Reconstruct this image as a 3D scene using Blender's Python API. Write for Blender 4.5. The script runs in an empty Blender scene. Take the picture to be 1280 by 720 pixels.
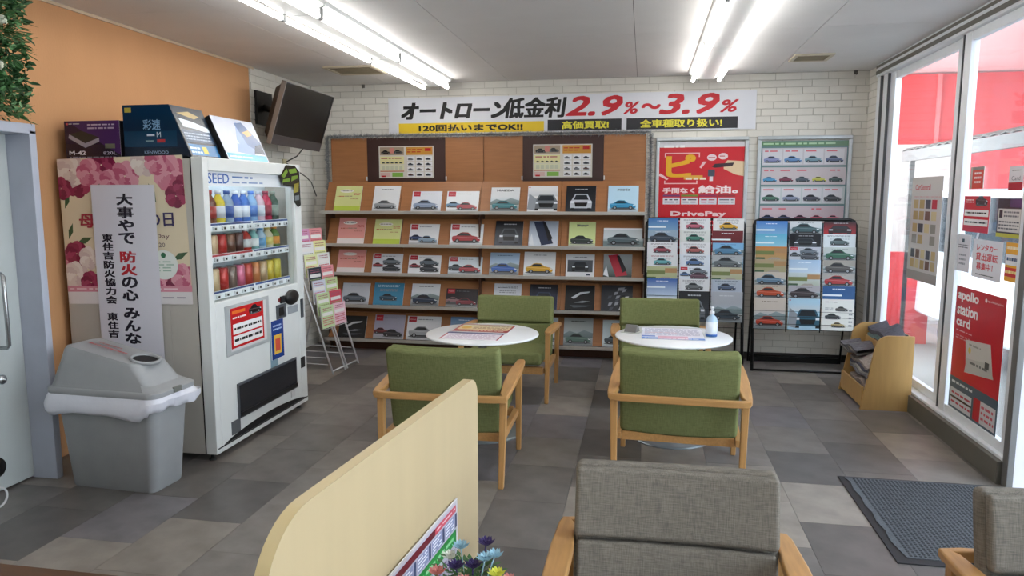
import bpy, bmesh, math, random
from math import sin, cos, pi, radians as R
from mathutils import Matrix, Vector
random.seed(7)
SC = bpy.context.scene
COL = SC.collection

# ---------------------------------------------------------------- camera
PITCH = math.atan(115 / 905.0)
YAW = math.atan(165 / math.hypot(905.0, 115))
cd = bpy.data.cameras.new('camera')
cam = bpy.data.objects.new('camera', cd); COL.objects.link(cam)
cd.sensor_width = 36.0; cd.lens = 905.0 / 1280 * 36
cd.clip_start = 0.05; cd.clip_end = 200
cam.location = (0, 0, 1.6)
cam.rotation_euler = (pi / 2 - PITCH, 0, YAW)
SC.camera = cam
# ---------------------------------------------------------------- sky and exposure
w = bpy.data.worlds.new('overcast_sky'); SC.world = w; w.use_nodes = True
nt = w.node_tree; bg = nt.nodes['Background']
tc = nt.nodes.new('ShaderNodeTexCoord'); sp = nt.nodes.new('ShaderNodeSeparateXYZ')
rp = nt.nodes.new('ShaderNodeValToRGB')
rp.color_ramp.elements[0].position = 0.0; rp.color_ramp.elements[0].color = (0.80, 0.86, 0.92, 1)
rp.color_ramp.elements[1].position = 0.8; rp.color_ramp.elements[1].color = (0.66, 0.80, 1.0, 1)
nt.links.new(tc.outputs['Generated'], sp.inputs[0]); nt.links.new(sp.outputs['Z'], rp.inputs[0])
nt.links.new(rp.outputs[0], bg.inputs[0]); bg.inputs[1].default_value = 9.0
SC.view_settings.view_transform = 'Standard'; SC.view_settings.look = 'None'
SC.view_settings.gamma = 1; SC.view_settings.use_curve_mapping = False
SC.view_settings.exposure = 0.15
TUBE = 16.5      # strength of the fluorescent tubes

# ---------------------------------------------------------------- helpers
def lin(h):
    h = h.lstrip('#')
    if len(h) == 3: h = ''.join(c * 2 for c in h)
    o = []
    for i in (0, 2, 4):
        v = int(h[i:i + 2], 16) / 255
        o.append(v / 12.92 if v <= .04045 else ((v + .055) / 1.055) ** 2.4)
    return (o[0], o[1], o[2], 1)

MATS = {}
def mat(name, col='#808080', rough=.5, metal=0, var=.06, scale=8, bump=0, bscale=60, kind=None, col2=None, stretch=(1, 1, 1), spec=.5, emit=0, coat=0):
    if name in MATS: return MATS[name]
    m = bpy.data.materials.new(name); m.use_nodes = True
    n = m.node_tree; b = n.nodes['Principled BSDF']; L = n.links.new
    b.inputs['Roughness'].default_value = rough; b.inputs['Metallic'].default_value = metal
    b.inputs['Specular IOR Level'].default_value = spec
    if coat: b.inputs['Coat Weight'].default_value = coat
    t = n.nodes.new('ShaderNodeTexCoord'); mp = n.nodes.new('ShaderNodeMapping'); mp.inputs['Scale'].default_value = stretch
    L(t.outputs['Object'], mp.inputs[0])
    ns = n.nodes.new('ShaderNodeTexNoise'); ns.inputs['Scale'].default_value = scale; ns.inputs['Detail'].default_value = 5
    L(mp.outputs[0], ns.inputs['Vector'])
    mx = n.nodes.new('ShaderNodeMix'); mx.data_type = 'RGBA'
    c = lin(col)
    c2 = lin(col2) if col2 else tuple(max(0, v * (1 - 2.5 * var)) for v in c[:3]) + (1,)
    if kind == 'print':
        a = n.nodes.new('ShaderNodeAttribute'); a.attribute_name = 'Col'
        L(a.outputs['Color'], mx.inputs[6])
        ml = n.nodes.new('ShaderNodeMix'); ml.data_type = 'RGBA'; ml.blend_type = 'MULTIPLY'; ml.inputs[0].default_value = 1
        L(a.outputs['Color'], ml.inputs[6]); ml.inputs[7].default_value = (1 - var, 1 - var, 1 - var, 1)
        L(ml.outputs[2], mx.inputs[7])
    else:
        mx.inputs[6].default_value = c; mx.inputs[7].default_value = c2
    if kind == 'weave':
        rr = n.nodes.new('ShaderNodeMath'); rr.operation = 'ADD'
        ws = []
        for st in ((1, 1, 14), (14, 14, 1)):
            mp2 = n.nodes.new('ShaderNodeMapping'); mp2.inputs['Scale'].default_value = st
            n2 = n.nodes.new('ShaderNodeTexNoise'); n2.inputs['Scale'].default_value = scale; n2.inputs['Detail'].default_value = 3
            L(t.outputs['Object'], mp2.inputs[0]); L(mp2.outputs[0], n2.inputs['Vector']); ws.append(n2)
        L(ws[0].outputs[0], rr.inputs[0]); L(ws[1].outputs[0], rr.inputs[1])
        mr = n.nodes.new('ShaderNodeMapRange'); mr.inputs[1].default_value = .75; mr.inputs[2].default_value = 1.25
        L(rr.outputs[0], mr.inputs[0]); L(mr.outputs[0], mx.inputs[0])
        bsrc = rr.outputs[0]
    else:
        mr = n.nodes.new('ShaderNodeMapRange'); mr.inputs[1].default_value = .3; mr.inputs[2].default_value = .7
        L(ns.outputs[0], mr.inputs[0]); L(mr.outputs[0], mx.inputs[0]); bsrc = None
    L(mx.outputs[2], b.inputs['Base Color'])
    if bump:
        bp = n.nodes.new('ShaderNodeBump'); bp.inputs['Strength'].default_value = bump; bp.inputs['Distance'].default_value = .003
        if bsrc is None:
            n3 = n.nodes.new('ShaderNodeTexNoise'); n3.inputs['Scale'].default_value = bscale; L(mp.outputs[0], n3.inputs['Vector']); bsrc = n3.outputs[0]
        L(bsrc, bp.inputs['Height']); L(bp.outputs[0], b.inputs['Normal'])
    if emit:
        b.inputs['Emission Color'].default_value = c; b.inputs['Emission Strength'].default_value = emit
    MATS[name] = m; return m

def glassmat(name, tint=(.97, .985, .98, 1), refl=.5, haze=0.0):
    m = bpy.data.materials.new(name); m.use_nodes = True; n = m.node_tree; n.nodes.remove(n.nodes['Principled BSDF'])
    o = n.nodes['Material Output']; L = n.links.new
    tr = n.nodes.new('ShaderNodeBsdfTransparent'); tr.inputs[0].default_value = tint
    gl = n.nodes.new('ShaderNodeBsdfGlossy'); gl.inputs['Roughness'].default_value = .03
    lw = n.nodes.new('ShaderNodeLayerWeight'); lw.inputs[0].default_value = .5
    pw_ = n.nodes.new('ShaderNodeMath'); pw_.operation = 'POWER'; pw_.inputs[1].default_value = 5; L(lw.outputs['Facing'], pw_.inputs[0])
    fr = n.nodes.new('ShaderNodeMath'); fr.operation = 'MULTIPLY_ADD'; fr.inputs[1].default_value = .92; fr.inputs[2].default_value = .06; L(pw_.outputs[0], fr.inputs[0])
    ns = n.nodes.new('ShaderNodeTexNoise'); ns.inputs['Scale'].default_value = 2
    ml = n.nodes.new('ShaderNodeMath'); ml.operation = 'MULTIPLY'; ml.inputs[1].default_value = refl
    L(fr.outputs[0], ml.inputs[0])
    m1 = n.nodes.new('ShaderNodeMixShader'); L(ml.outputs[0], m1.inputs[0]); L(tr.outputs[0], m1.inputs[1]); L(gl.outputs[0], m1.inputs[2])
    last = m1.outputs[0]
    if haze:
        df = n.nodes.new('ShaderNodeBsdfTranslucent'); df.inputs[0].default_value = (.9, .93, .95, 1)
        m2 = n.nodes.new('ShaderNodeMixShader')
        mh = n.nodes.new('ShaderNodeMath'); mh.operation = 'MULTIPLY'; mh.inputs[1].default_value = haze * 2
        L(ns.outputs[0], mh.inputs[0]); L(mh.outputs[0], m2.inputs[0])
        L(last, m2.inputs[1]); L(df.outputs[0], m2.inputs[2]); last = m2.outputs[0]
    L(last, o.inputs[0]); MATS[name] = m; return m

class MB:
    """collects boxes, tubes, prisms; build() links them as one mesh object"""
    def __init__(s): s.v = []; s.f = []; s.sm = []
    def add(s, vs, fs, smooth=False, M=None):
        k = len(s.v)
        s.v += [tuple(M @ Vector(p)) if M else tuple(p) for p in vs]
        s.f += [tuple(i + k for i in f) for f in fs]; s.sm += [smooth] * len(fs); return s
    def box(s, x0, x1, y0, y1, z0, z1, M=None):
        vs = [(x, y, z) for x in (x0, x1) for y in (y0, y1) for z in (z0, z1)]
        return s.add(vs, [(0, 1, 3, 2), (4, 6, 7, 5), (0, 4, 5, 1), (2, 3, 7, 6), (0, 2, 6, 4), (1, 5, 7, 3)], False, M)
    def hexa(s, a, b):      # two quads a (bottom) and b (top), each four points
        return s.add(list(a) + list(b), [(3, 2, 1, 0), (4, 5, 6, 7), (0, 1, 5, 4), (1, 2, 6, 5), (2, 3, 7, 6), (3, 0, 4, 7)])
    def prism(s, pts, axis, a, b):   # polygon in the two other axes, extruded along axis from a to b
        def P(p, t):
            q = list(p); q.insert(axis, t); return tuple(q)
        n = len(pts); vs = [P(p, a) for p in pts] + [P(p, b) for p in pts]
        return s.add(vs, [tuple(range(n))[::-1], tuple(range(n, 2 * n))] + [(i, (i + 1) % n, n + (i + 1) % n, n + i) for i in range(n)])
    def lathe(s, prof, seg=24, c=(0, 0, 0), M=None):
        vs = []; fs = []
        for r, z in prof:
            for i in range(seg): vs.append((c[0] + r * cos(2 * pi * i / seg), c[1] + r * sin(2 * pi * i / seg), c[2] + z))
        for j in range(len(prof) - 1):
            for i in range(seg):
                a = j * seg + i; b = j * seg + (i + 1) % seg; fs.append((a, b, b + seg, a + seg))
        n = len(prof)
        fs.append(tuple(range(seg))[::-1]); fs.append(tuple((n - 1) * seg + i for i in range(seg)))
        return s.add(vs, fs, True, M)
    def tube(s, pts, r, seg=8, closed=False):
        pts = [Vector(p) for p in pts]; n = len(pts); vs = []; fs = []
        up = None
        for i, p in enumerate(pts):
            if closed: t = (pts[(i + 1) % n] - pts[i - 1]).normalized()
            else: t = (pts[min(i + 1, n - 1)] - pts[max(i - 1, 0)]).normalized()
            if up is None: up = Vector((0, 0, 1)) if abs(t.z) < .9 else Vector((1, 0, 0))
            a = t.cross(up).normalized(); b = a.cross(t).normalized(); up = b
            for k in range(seg):
                an = 2 * pi * k / seg; vs.append(tuple(p + a * r * cos(an) + b * r * sin(an)))
        for i in range(n if closed else n - 1):
            for k in range(seg):
                a = i * seg + k; b = i * seg + (k + 1) % seg; c = ((i + 1) % n) * seg
                fs.append((a, b, c + (k + 1) % seg, c + k))
        if not closed: fs += [tuple(range(seg))[::-1], tuple((n - 1) * seg + k for k in range(seg))]
        return s.add(vs, fs, True)
    def mesh(s, name, m):
        me = bpy.data.meshes.new(name); me.from_pydata(s.v, [], s.f)
        for p, q in zip(me.polygons, s.sm): p.use_smooth = q
        if m: me.materials.append(m)
        bm = bmesh.new(); bm.from_mesh(me); bmesh.ops.recalc_face_normals(bm, faces=bm.faces); bm.to_mesh(me); bm.free()
        return me
    def build(s, name, m=None, parent=None, bev=0, seg=2, smooth=False, loc=None):
        o = bpy.data.objects.new(name, s.mesh(name, m)); COL.objects.link(o)
        if parent: o.parent = parent
        if loc: o.location = loc
        if bev:
            md = o.modifiers.new('bevel', 'BEVEL'); md.width = bev; md.segments = seg; md.limit_method = 'ANGLE'; md.angle_limit = R(40)
            md.harden_normals = True
            for p in o.data.polygons: p.use_smooth = True
        return o

def tag(o, label=None, cat=None, group=None, kind=None):
    if label: o['label'] = label
    if cat: o['category'] = cat
    if group: o['group'] = group
    if kind: o['kind'] = kind
    return o
def empty(name, label, cat, loc=(0, 0, 0), rz=0, group=None):
    o = bpy.data.objects.new(name, None); COL.objects.link(o); o.location = loc; o.rotation_euler = (0, 0, rz)
    o.empty_display_size = .1
    return tag(o, label, cat, group)
def struct(o): o['kind'] = 'structure'; return o
def copy_tree(o, parent=None):
    c = o.copy(); COL.objects.link(c)
    if parent: c.parent = parent
    for ch in o.children: copy_tree(ch, c)
    return c
def place(o, loc, rz=0): o.location = loc; o.rotation_euler = (0, 0, rz); return o

# ---- flat print (covers, posters, stickers): coloured polygons a hair in front of a sheet
TX = {}
def textpoly(s, shear=0, spacing=1.0):
    k = (s, shear, spacing)
    if k in TX: return TX[k]
    cu = bpy.data.curves.new('lettering', 'FONT'); cu.body = s; cu.size = 1; cu.shear = shear; cu.space_character = spacing
    cu.resolution_u = 2
    o = bpy.data.objects.new('lettering', cu)
    me = bpy.data.meshes.new_from_object(o)
    vs = [(v.co.x, v.co.y) for v in me.vertices]; fs = [tuple(p.vertices) for p in me.polygons]
    bpy.data.objects.remove(o); bpy.data.meshes.remove(me)
    xs = [v[0] for v in vs]; ys = [v[1] for v in vs]
    x0, x1, y0, y1 = min(xs), max(xs), min(ys), max(ys)
    vs = [((x - x0) / (x1 - x0), (y - y0) / max(y1 - y0, .25)) for x, y in vs]
    TX[k] = (vs, fs); return TX[k]

class Sheet:
    def __init__(s, w, h, t=.004, edge='#eeeeee'):
        s.w = w; s.h = h; s.t = t; s.v = []; s.f = []; s.c = []; s.ly = 0; s.oy = 0; s.ys = 1
        k = w / 2; e = lin(edge)
        if t > 0:
            s.v = [(-k, 0, 0), (k, 0, 0), (k, 0, h), (-k, 0, h), (-k, t, 0), (k, t, 0), (k, t, h), (-k, t, h)]
            s.f = [(0, 1, 2, 3), (5, 4, 7, 6), (1, 5, 6, 2), (4, 0, 3, 7), (3, 2, 6, 7), (4, 5, 1, 0)]
            s.c = [[e] * 4 for _ in s.f]
    def up(s): s.ly += 1; return s
    def P(s, x, y):      # 0..1 coordinates on the sheet
        return (x * s.w - s.w / 2, -.00001 * s.ly - .0001, (y * s.ys + s.oy) * s.h)
    def poly(s, pts, c, c2=None):
        for ax, lim, sg in ((0, 0, 1), (0, 1, -1), (1, 0, 1), (1, 1, -1)):      # keep the print inside the sheet
            if all(sg * (p[ax] - lim) >= 0 for p in pts): continue
            q = []
            for i, b in enumerate(pts):
                a = pts[i - 1]; ia = sg * (a[ax] - lim) >= 0; ib = sg * (b[ax] - lim) >= 0
                if ia != ib:
                    t = (lim - a[ax]) / (b[ax] - a[ax]); q.append((a[0] + (b[0] - a[0]) * t, a[1] + (b[1] - a[1]) * t))
                if ib: q.append(b)
            pts = q
            if len(pts) < 3: return s
        s.up(); k = len(s.v); s.v += [s.P(*p) for p in pts]; s.f.append(tuple(range(k, k + len(pts))))
        a = lin(c)
        if c2:
            b = lin(c2); ys = [p[1] for p in pts]; lo, hi = min(ys), max(ys)
            s.c.append([tuple(a[i] + (b[i] - a[i]) * (p[1] - lo) / (hi - lo + 1e-9) for i in range(4)) for p in pts])
        else: s.c.append([a] * len(pts))
        return s
    def rect(s, x0, y0, x1, y1, c, c2=None): return s.poly([(x0, y0), (x1, y0), (x1, y1), (x0, y1)], c, c2)
    def ell(s, cx, cy, rx, ry, c, n=18, ph=0): return s.poly([(cx + rx * cos(2 * pi * i / n + ph), cy + ry * sin(2 * pi * i / n + ph)) for i in range(n)], c)
    def text(s, t, x0, y0, x1, y1, c, bold=.0, shear=0, dirn=None):
        vs, fs = textpoly(t, shear); a = lin(c)
        offs = [0] if not bold else [-bold, 0, bold]
        for d in offs:
            for dy in ([0] if not bold else [-bold * .6 * s.w / s.h, bold * .6 * s.w / s.h]):
                s.up(); k = len(s.v); s.v += [s.P(x0 + x * (x1 - x0) + d, y0 + y * (y1 - y0) + dy) for x, y in vs]
                for f in fs: s.f.append(tuple(i + k for i in f)); s.c.append([a] * len(f))
        return s
    def vtext(s, t, x0, x1, ytop, step, c, bold=0):     # upright column of characters
        for i, ch in enumerate(t):
            if ch != ' ':
                if ch in 'ー': s.rect((x0 + x1) / 2 - .01, ytop - (i + .9) * step, (x0 + x1) / 2 + .01, ytop - (i + .1) * step, c)
                else: s.text(ch, x0, ytop - (i + .92) * step, x1, ytop - (i + .08) * step, c, bold)
        return s
    def lines(s, x0, y0, x1, y1, n, c, seed=0):         # small print too fine to read
        r = random.Random(seed * 7 + n); dy = (y1 - y0) / n; s.up()
        for i in range(n):
            x = x0
            while x < x1 - .02:
                l = r.uniform(.03, .12); k = len(s.v)
                q = [(x, y0 + i * dy + dy * .3), (min(x + l, x1), y0 + i * dy + dy * .3), (min(x + l, x1), y0 + i * dy + dy * .75), (x, y0 + i * dy + dy * .75)]
                s.v += [s.P(*p) for p in q]; s.f.append((k, k + 1, k + 2, k + 3)); s.c.append([lin(c)] * 4); x += l + .02
        return s
    def car(s, x, y, w, c, h=None, flip=False, dark='#1b2026', wheels=True):
        k = s.w / (s.h * s.ys); h = w * .39 * k
        def T(pts): return [((x + w * (1 - px if flip else px)), y + h * py) for px, py in pts]
        s.ell(x + w * .5, y + h * .06, w * .52, h * .10, '#55585c', 14)
        s.poly(T([(.02, .25), (.0, .48), (.03, .62), (.15, .67), (.28, .94), (.38, 1), (.56, .98), (.70, .69), (.90, .58), (.985, .46), (1, .24), (.96, .13), (.05, .13)]), c)
        s.poly(T([(.19, .67), (.30, .91), (.55, .90), (.66, .67)]), dark)
        s.poly(T([(.08, .12), (.92, .12), (.92, .22), (.08, .20)]), '#1a1c1f')
        a = lin(c); s.up(); q = T([(.03, .54), (.93, .46), (.93, .49), (.03, .58)]); n = len(s.v); s.v += [s.P(*p) for p in q]; s.f.append((n, n + 1, n + 2, n + 3)); s.c.append([tuple(min(1, v * 1.3 + .12) for v in a[:3]) + (1,)] * 4)
        if wheels:
            for wx in (.2, .8): s.ell(x + w * wx, y + h * .18, w * .075, w * .075 * k, '#0f0f10', 12); s.ell(x + w * wx, y + h * .18, w * .045, w * .045 * k, '#8a8e94', 8)
        s.poly(T([(.90, .42), (.98, .38), (.97, .46), (.88, .52)]), '#e0e6ea')
        return s
    def front(s, x, y, w, c, h=None):    # a car seen from the front
        h = h or w * .7 * s.w / (s.h * s.ys)
        def T(pts): return [(x + w * px, y + h * py) for px, py in pts]
        s.poly(T([(.02, .1), (.98, .1), (1, .5), (.92, .62), (.78, .98), (.22, .98), (.08, .62), (0, .5)]), c)
        s.poly(T([(.16, .62), (.26, .92), (.74, .92), (.84, .62)]), '#1c232b')
        s.poly(T([(.25, .2), (.75, .2), (.8, .45), (.2, .45)]), '#14161a')
        for q in ((.04, .2), (.8, .96)): s.poly(T([(q[0], .42), (q[1], .42), (q[1], .54), (q[0], .54)]), '#dfe6ee')
        for q in ((.05, .2), (.8, .95)): s.poly(T([(q[0], 0), (q[1], 0), (q[1], .12), (q[0], .12)]), '#0c0c0e')
        return s
    def build(s, name, m, M=None, parent=None):
        me = bpy.data.meshes.new(name); me.from_pydata(s.v, [], s.f)
        at = me.color_attributes.new('Col', 'FLOAT_COLOR', 'CORNER'); i = 0; buf = []
        for cs in s.c:
            for c in cs: buf += list(c)
        at.data.foreach_set('color', buf)
        me.materials.append(m)
        o = bpy.data.objects.new(name, me); COL.objects.link(o)
        if parent: o.parent = parent
        if M is not None: o.matrix_local = M
        return o
def mx(x, y, z, rz=0, tilt=0, roll=0):   # tilt leans the top of the sheet away from its front
    return Matrix.Translation((x, y, z)) @ Matrix.Rotation(rz, 4, 'Z') @ Matrix.Rotation(-tilt, 4, 'X') @ Matrix.Rotation(roll, 4, 'Y')

# ---------------------------------------------------------------- materials
paint_white = mat('white_brick_face', '#d8d5cd', .75, var=.03, scale=5, bump=.15, bscale=90)
mortar = mat('brick_joint', '#bab6ad', .9, var=.05)
orange = mat('orange_wallpaper', '#c69265', .8, var=.035, scale=3, stretch=(1, 1, .25), bump=.25, bscale=140)
ceil_m = mat('ceiling_board', '#e0dedc', .9, var=.02, scale=3, bump=.3, bscale=45)
joint_m = mat('ceiling_joint', '#77736f', .9)
plain = mat('cream_wall_paint', '#cfcac0', .85)
dark_base = mat('dark_baseboard', '#2c2826', .5)
alu = mat('silver_aluminium', '#e4e8ec', .35, metal=.15, var=.02)
alu_dark = mat('dark_aluminium', '#6d6a62', .45, metal=.3, var=.03)
white_m = mat('white_enamel', '#d9dcdb', .35, var=.012)
grey_side = mat('grey_cabinet_side', '#b7b2aa', .45, var=.02)
black_m = mat('black_plastic', '#131314', .4)
dark_m = mat('dark_recess', '#0d0d10', .6)
green_f = mat('green_fabric', '#7b8055', .95, kind='weave', scale=28, col2='#666b44', bump=.35, spec=.15)
grey_f = mat('grey_fabric', '#857e74', .95, kind='weave', scale=26, col2='#67625b', bump=.35, spec=.15)
oak = mat('oak_wood', '#c09058', .42, var=.09, scale=5, stretch=(14, 14, 1), bump=.05)
oak_h = mat('oak_wood_long', '#c09058', .42, var=.09, scale=5, stretch=(14, 1.2, 14), bump=.05)
birch = mat('birch_veneer', '#bba885', .45, var=.025, scale=3, stretch=(10, 5, .6))
birch_e = mat('birch_edge', '#cfba8a', .4, var=.03, scale=4)
boxwood = mat('yellow_birch_veneer', '#bb955c', .45, var=.05, scale=4, stretch=(8, 8, .8))
teak = mat('teak_laminate', '#a56f45', .45, var=.07, scale=4, stretch=(1, 1, 14))
brown_m = mat('chocolate_laminate', '#3c2420', .5, var=.05)
shelf_m = mat('grey_shelf_lip', '#b9b6b0', .35, metal=.3, var=.03)
paper = mat('printed_paper', kind='print', rough=.38, var=.04, scale=6)
film = mat('glossy_poster_print', kind='print', rough=.22, var=.03, scale=4)
vinyl = mat('matt_banner_print', kind='print', rough=.6, var=.03, scale=4)
bin_m = mat('grey_bin_plastic', '#9a9c9e', .5, var=.05, scale=6, bump=.05)
bag_m = mat('white_plastic_bag', '#d5d6e0', .3, var=.03, bump=.6, bscale=25)
chrome = mat('brushed_steel', '#a7a9ab', .25, metal=.9, var=.03)
tabletop = mat('white_table_laminate', '#e6e8ea', .25, var=.01)
base_m = mat('grey_table_base', '#8f979b', .3, metal=.5, var=.03)
tinsel = mat('silver_tinsel', '#a9adb0', .3, metal=.7, var=.2, scale=60)
leaf = mat('green_leaf', '#2f5a2c', .5, col2='#183a1c', scale=12)
leaf_l = mat('pale_green_leaf', '#6d9a68', .5, col2='#3f7040', scale=12)
petal_w = mat('white_petal', '#cfd6c4', .7, var=.1, scale=30)
wire_b = mat('black_wire', '#0b0b0c', .35, metal=.3)
wire_w = mat('white_wire', '#cfcfd0', .4)
door_m = mat('pale_door_steel', '#b6bcbc', .45, var=.03, scale=2)
frame_m = mat('lilac_grey_frame', '#adb2c0', .4, var=.03)
glass = glassmat('window_glass', refl=.5, haze=.03)
glass_c = glassmat('clear_cover', refl=.5)
red_out = mat('red_outdoor_panel', '#c8141c', .5, var=.04, scale=1)
soffit = mat('white_soffit_red_bounce', '#e8b9b8', .7, var=.03, scale=1)  # white soffit, with red bounce light painted in as a pink tint
ground_m = mat('pale_concrete_ground', '#93918b', .8, var=.06, scale=2, bump=.2)
tube_m = mat('lit_fluorescent_tube', '#fffcf8', .3, emit=TUBE)
body_w = mat('white_car_paint', '#cdd6d8', .4, var=.01, coat=.2)
car_glass = mat('dark_car_glass', '#14191d', .9, var=.05, spec=0)
tyre = mat('tyre_rubber', '#151515', .8)

# ================================================================ SETTING
XL, XR, YB, YF, H = -3.5, 2.03, 7.35, -2.6, 2.75
# floor: boards laid half a length out of step
fl = struct(MB().box(XL - .2, XR + .05, YF - .1, YB + .2, -.12, -.004).build('floor', mortar))
fcols = ['#86807b', '#75706d', '#928a82', '#6a6562', '#807a76', '#989088', '#7b777b', '#64605e']
fm = [mat('floor_board_%d' % i, c, .36, var=.15, scale=6, bump=.08, bscale=30, spec=.45) for i, c in enumerate(fcols)]
TW, TL = .3867, .512
tiles = []
rest = MB()
tmesh = {}
for k in range(-13, 4):
    x0 = 1.18 + k * TW - 0; x1 = x0 + TW
    x0 = max(x0, XL); x1 = min(x1, XR)
    if x1 - x0 < .02: continue
    off = 2.585 if (k % 2) == 1 else 2.82
    j0 = int((YF - off) / TL) - 1
    for j in range(j0, 12):
        y0 = off + j * TL; y1 = min(y0 + TL, YB); y0 = max(y0, YF)
        if y1 - y0 < .02: continue
        g = .0007
        if y1 < 1.9: rest.box(x0 + g, x1 - g, y0 + g, y1 - g, -.004, 0); continue
        r = random.random(); mi = int(r * 8)
        if k == -9 and abs(y0 - 2.82) < .01: mi = 3
        if k == -10 and abs(y0 - 2.585) < .01: mi = 5
        if k == -9 and abs(y0 - 3.332) < .01: mi = 2
        if k == -8 and abs(y0 - 2.585) < .3: mi = 0
        key = (round(x1 - x0, 3), round(y1 - y0, 3), mi)
        if key not in tmesh:
            tmesh[key] = MB().box(g, x1 - x0 - g, g, y1 - y0 - g, 0, .004).mesh('tile', fm[mi])
        o = bpy.data.objects.new('tile', tmesh[key]); COL.objects.link(o); o.parent = fl; o.location = (x0, y0, -.004 + random.uniform(0, .0004))
rest.build('tile_field', fm[0], fl)['kind'] = 'stuff'
# ceiling
ce = struct(MB().box(XL - .2, XR + .3, YF - .1, YB + .2, H + .008, H + .12).build('ceiling', joint_m))
xs = [XL, -2.63, -1.365, -.09, 1.17, XR + .2]; ys = [YB, 6.59, 5.43, 4.27, 3.11, 1.95, .79, -.37, -1.53, YF]
for i in range(5):
    for j in range(len(ys) - 1):
        MB().box(xs[i] + .002, xs[i + 1] - .002, ys[j + 1] + .0015, ys[j] - .0015, H, H + .008).build('panel', ceil_m, ce)
# back wall with bricks
bw = struct(MB().box(XL - .2, XR + .2, YB, YB + .15, 0, H).build('wall_back', mortar))
BRH, BRL = .0655, .234
def brick_wall(wall, face, a0, a1, axis, sign, cond, limit, zmax=H):
    """bricks on a wall: axis 0 = wall runs along X, 1 = along Y; sign = way the faces look"""
    cache = {}; n = 0; stuff = MB(); rr = random.Random(3)
    row = 0; z = zmax - BRH
    while z > -.06:
        off = (row % 2) * BRL * .5 + rr.uniform(-.03, .03); a = a0 - off
        while a < a1:
            s = max(a, a0) + .003; e = min(a + BRL, a1) - .003; zz = max(z, .0)
            if e - s > .02:
                d = rr.choice((.005, .006, .007)); hh = z + BRH - .006 - zz
                if hh > .01:
                    if axis == 0: bx = (s, e, min(face, face + sign * d), max(face, face + sign * d), zz, zz + hh)
                    else: bx = (min(face, face + sign * d), max(face, face + sign * d), s, e, zz, zz + hh)
                    c = cond(s, e, zz)
                    if c and n < limit:
                        key = (round(e - s, 3), round(hh, 3), d)
                        if key not in cache:
                            if axis == 0: q = MB().box(0, e - s, min(0, sign * d), max(0, sign * d), 0, hh)
                            else: q = MB().box(min(0, sign * d), max(0, sign * d), 0, e - s, 0, hh)
                            cache[key] = q.mesh('brick', paint_white)
                        o = bpy.data.objects.new('brick', cache[key]); COL.objects.link(o); o.parent = wall
                        o.location = (s, face, zz) if axis == 0 else (face, s, zz); n += 1
                    else: stuff.box(*bx)
            a += BRL
        z -= BRH; row += 1
    if stuff.v: stuff.build('brick_field', paint_white, wall)['kind'] = 'stuff'
brick_wall(bw, YB, XL, XR, 0, -1, lambda s, e, z: (z > 2.15 and not (s > -2.6 and e < 1.0 and z < 2.53)) or (e > 0 and z < 2.2 and (s > 1.88 or (e > .96 and s < 1.06) or z < .36 or e < .12 or z > 2.1)), 300)
bs = struct(MB().box(.02, XR, YB - .02, YB - .0, 0, .07).build('baseboard_back', dark_base))
# left wall: orange paper, then bricks
wl = struct(MB().box(XL - .15, XL, 1.2, 6.13, 0, H).build('wall_left', orange))
wl2 = struct(MB().box(XL - .15, XL, 6.13, YB, 0, H).build('wall_left_brick', mortar))
brick_wall(wl2, XL, 6.13, YB, 1, 1, lambda s, e, z: z > 1.3, 120)
struct(MB().box(XL, XL + .012, 1.2, 6.2, H - .018, H).build('trim_1', mat('cream_trim', '#cdb79c', .6)))
struct(MB().box(XL - .15, XL, YF, 1.2, 0, H).build('wall_left_rear', plain))
struct(MB().box(XL - .2, XR + .2, YF - .15, YF, 0, H).build('wall_front', plain))
# door on the left
dr = struct(MB().box(XL, -3.40, 2.2, 3.43, 0.012, 1.93).build('door_1', door_m, bev=.004))
MB().box(XL + .001, -3.25, 3.43, 3.475, 0, 1.95).box(XL + .001, -3.25, 2.1, 3.475, 1.93, 1.985).box(XL + .001, -3.25, 2.1, 2.18, 0, 1.93).build('door_frame', frame_m, dr, bev=.004)
hd = MB().tube([(-3.40, 3.27, 1.19), (-3.345, 3.27, 1.19), (-3.33, 3.27, 1.175), (-3.33, 3.27, .805), (-3.345, 3.27, .79), (-3.40, 3.27, .79)], .011, 10)
hd.build('door_handle', chrome, dr)
MB().lathe([(.026, 0), (.026, .012), (.02, .018), (.008, .018), (.008, .03)], 20, M=Matrix.Translation((-3.40, 3.27, .615)) @ Matrix.Rotation(pi / 2, 4, 'Y')).build('door_lock', chrome, dr)
# right wall: brick return, glazing, piers
wr = struct(MB().box(XR, XR + .15, 7.06, YB, 0, H).build('wall_right', mortar))
brick_wall(wr, XR, 7.06, YB, 1, -1, lambda s, e, z: True, 60)
struct(MB().box(XR, XR + .15, YF, 1.6, 0, .9).box(XR, XR + .15, YF, 1.6, 2.3, H).box(XR, XR + .15, YF, -2.2, 0, H).build('wall_right_rear', plain))
w1 = struct(MB().box(XR - .06, XR + .1, 4.30, 7.06, 0, .13).build('window_1', alu_dark, bev=.004))
MB().box(XR - .03, XR + .07, 4.30, 7.06, .13, .15).box(XR - .03, XR + .1, 4.3, 7.06, 2.64, H).build('track', alu, w1, bev=.003)
MB().box(XR - .035, XR + .0, 4.3, 7.06, 2.66, 2.69).box(XR - .035, XR, 4.3, 7.06, 2.715, 2.735).build('track_groove', alu_dark, w1)
for yy, xx in ((6.967, -.019), (6.832, .0), (5.335, .0)): MB().box(XR + xx, XR + xx + .02, yy - .007, yy + .007, .15, 2.64).build('stile_groove', mat('dark_groove', '#55585c', .5), w1)
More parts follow.
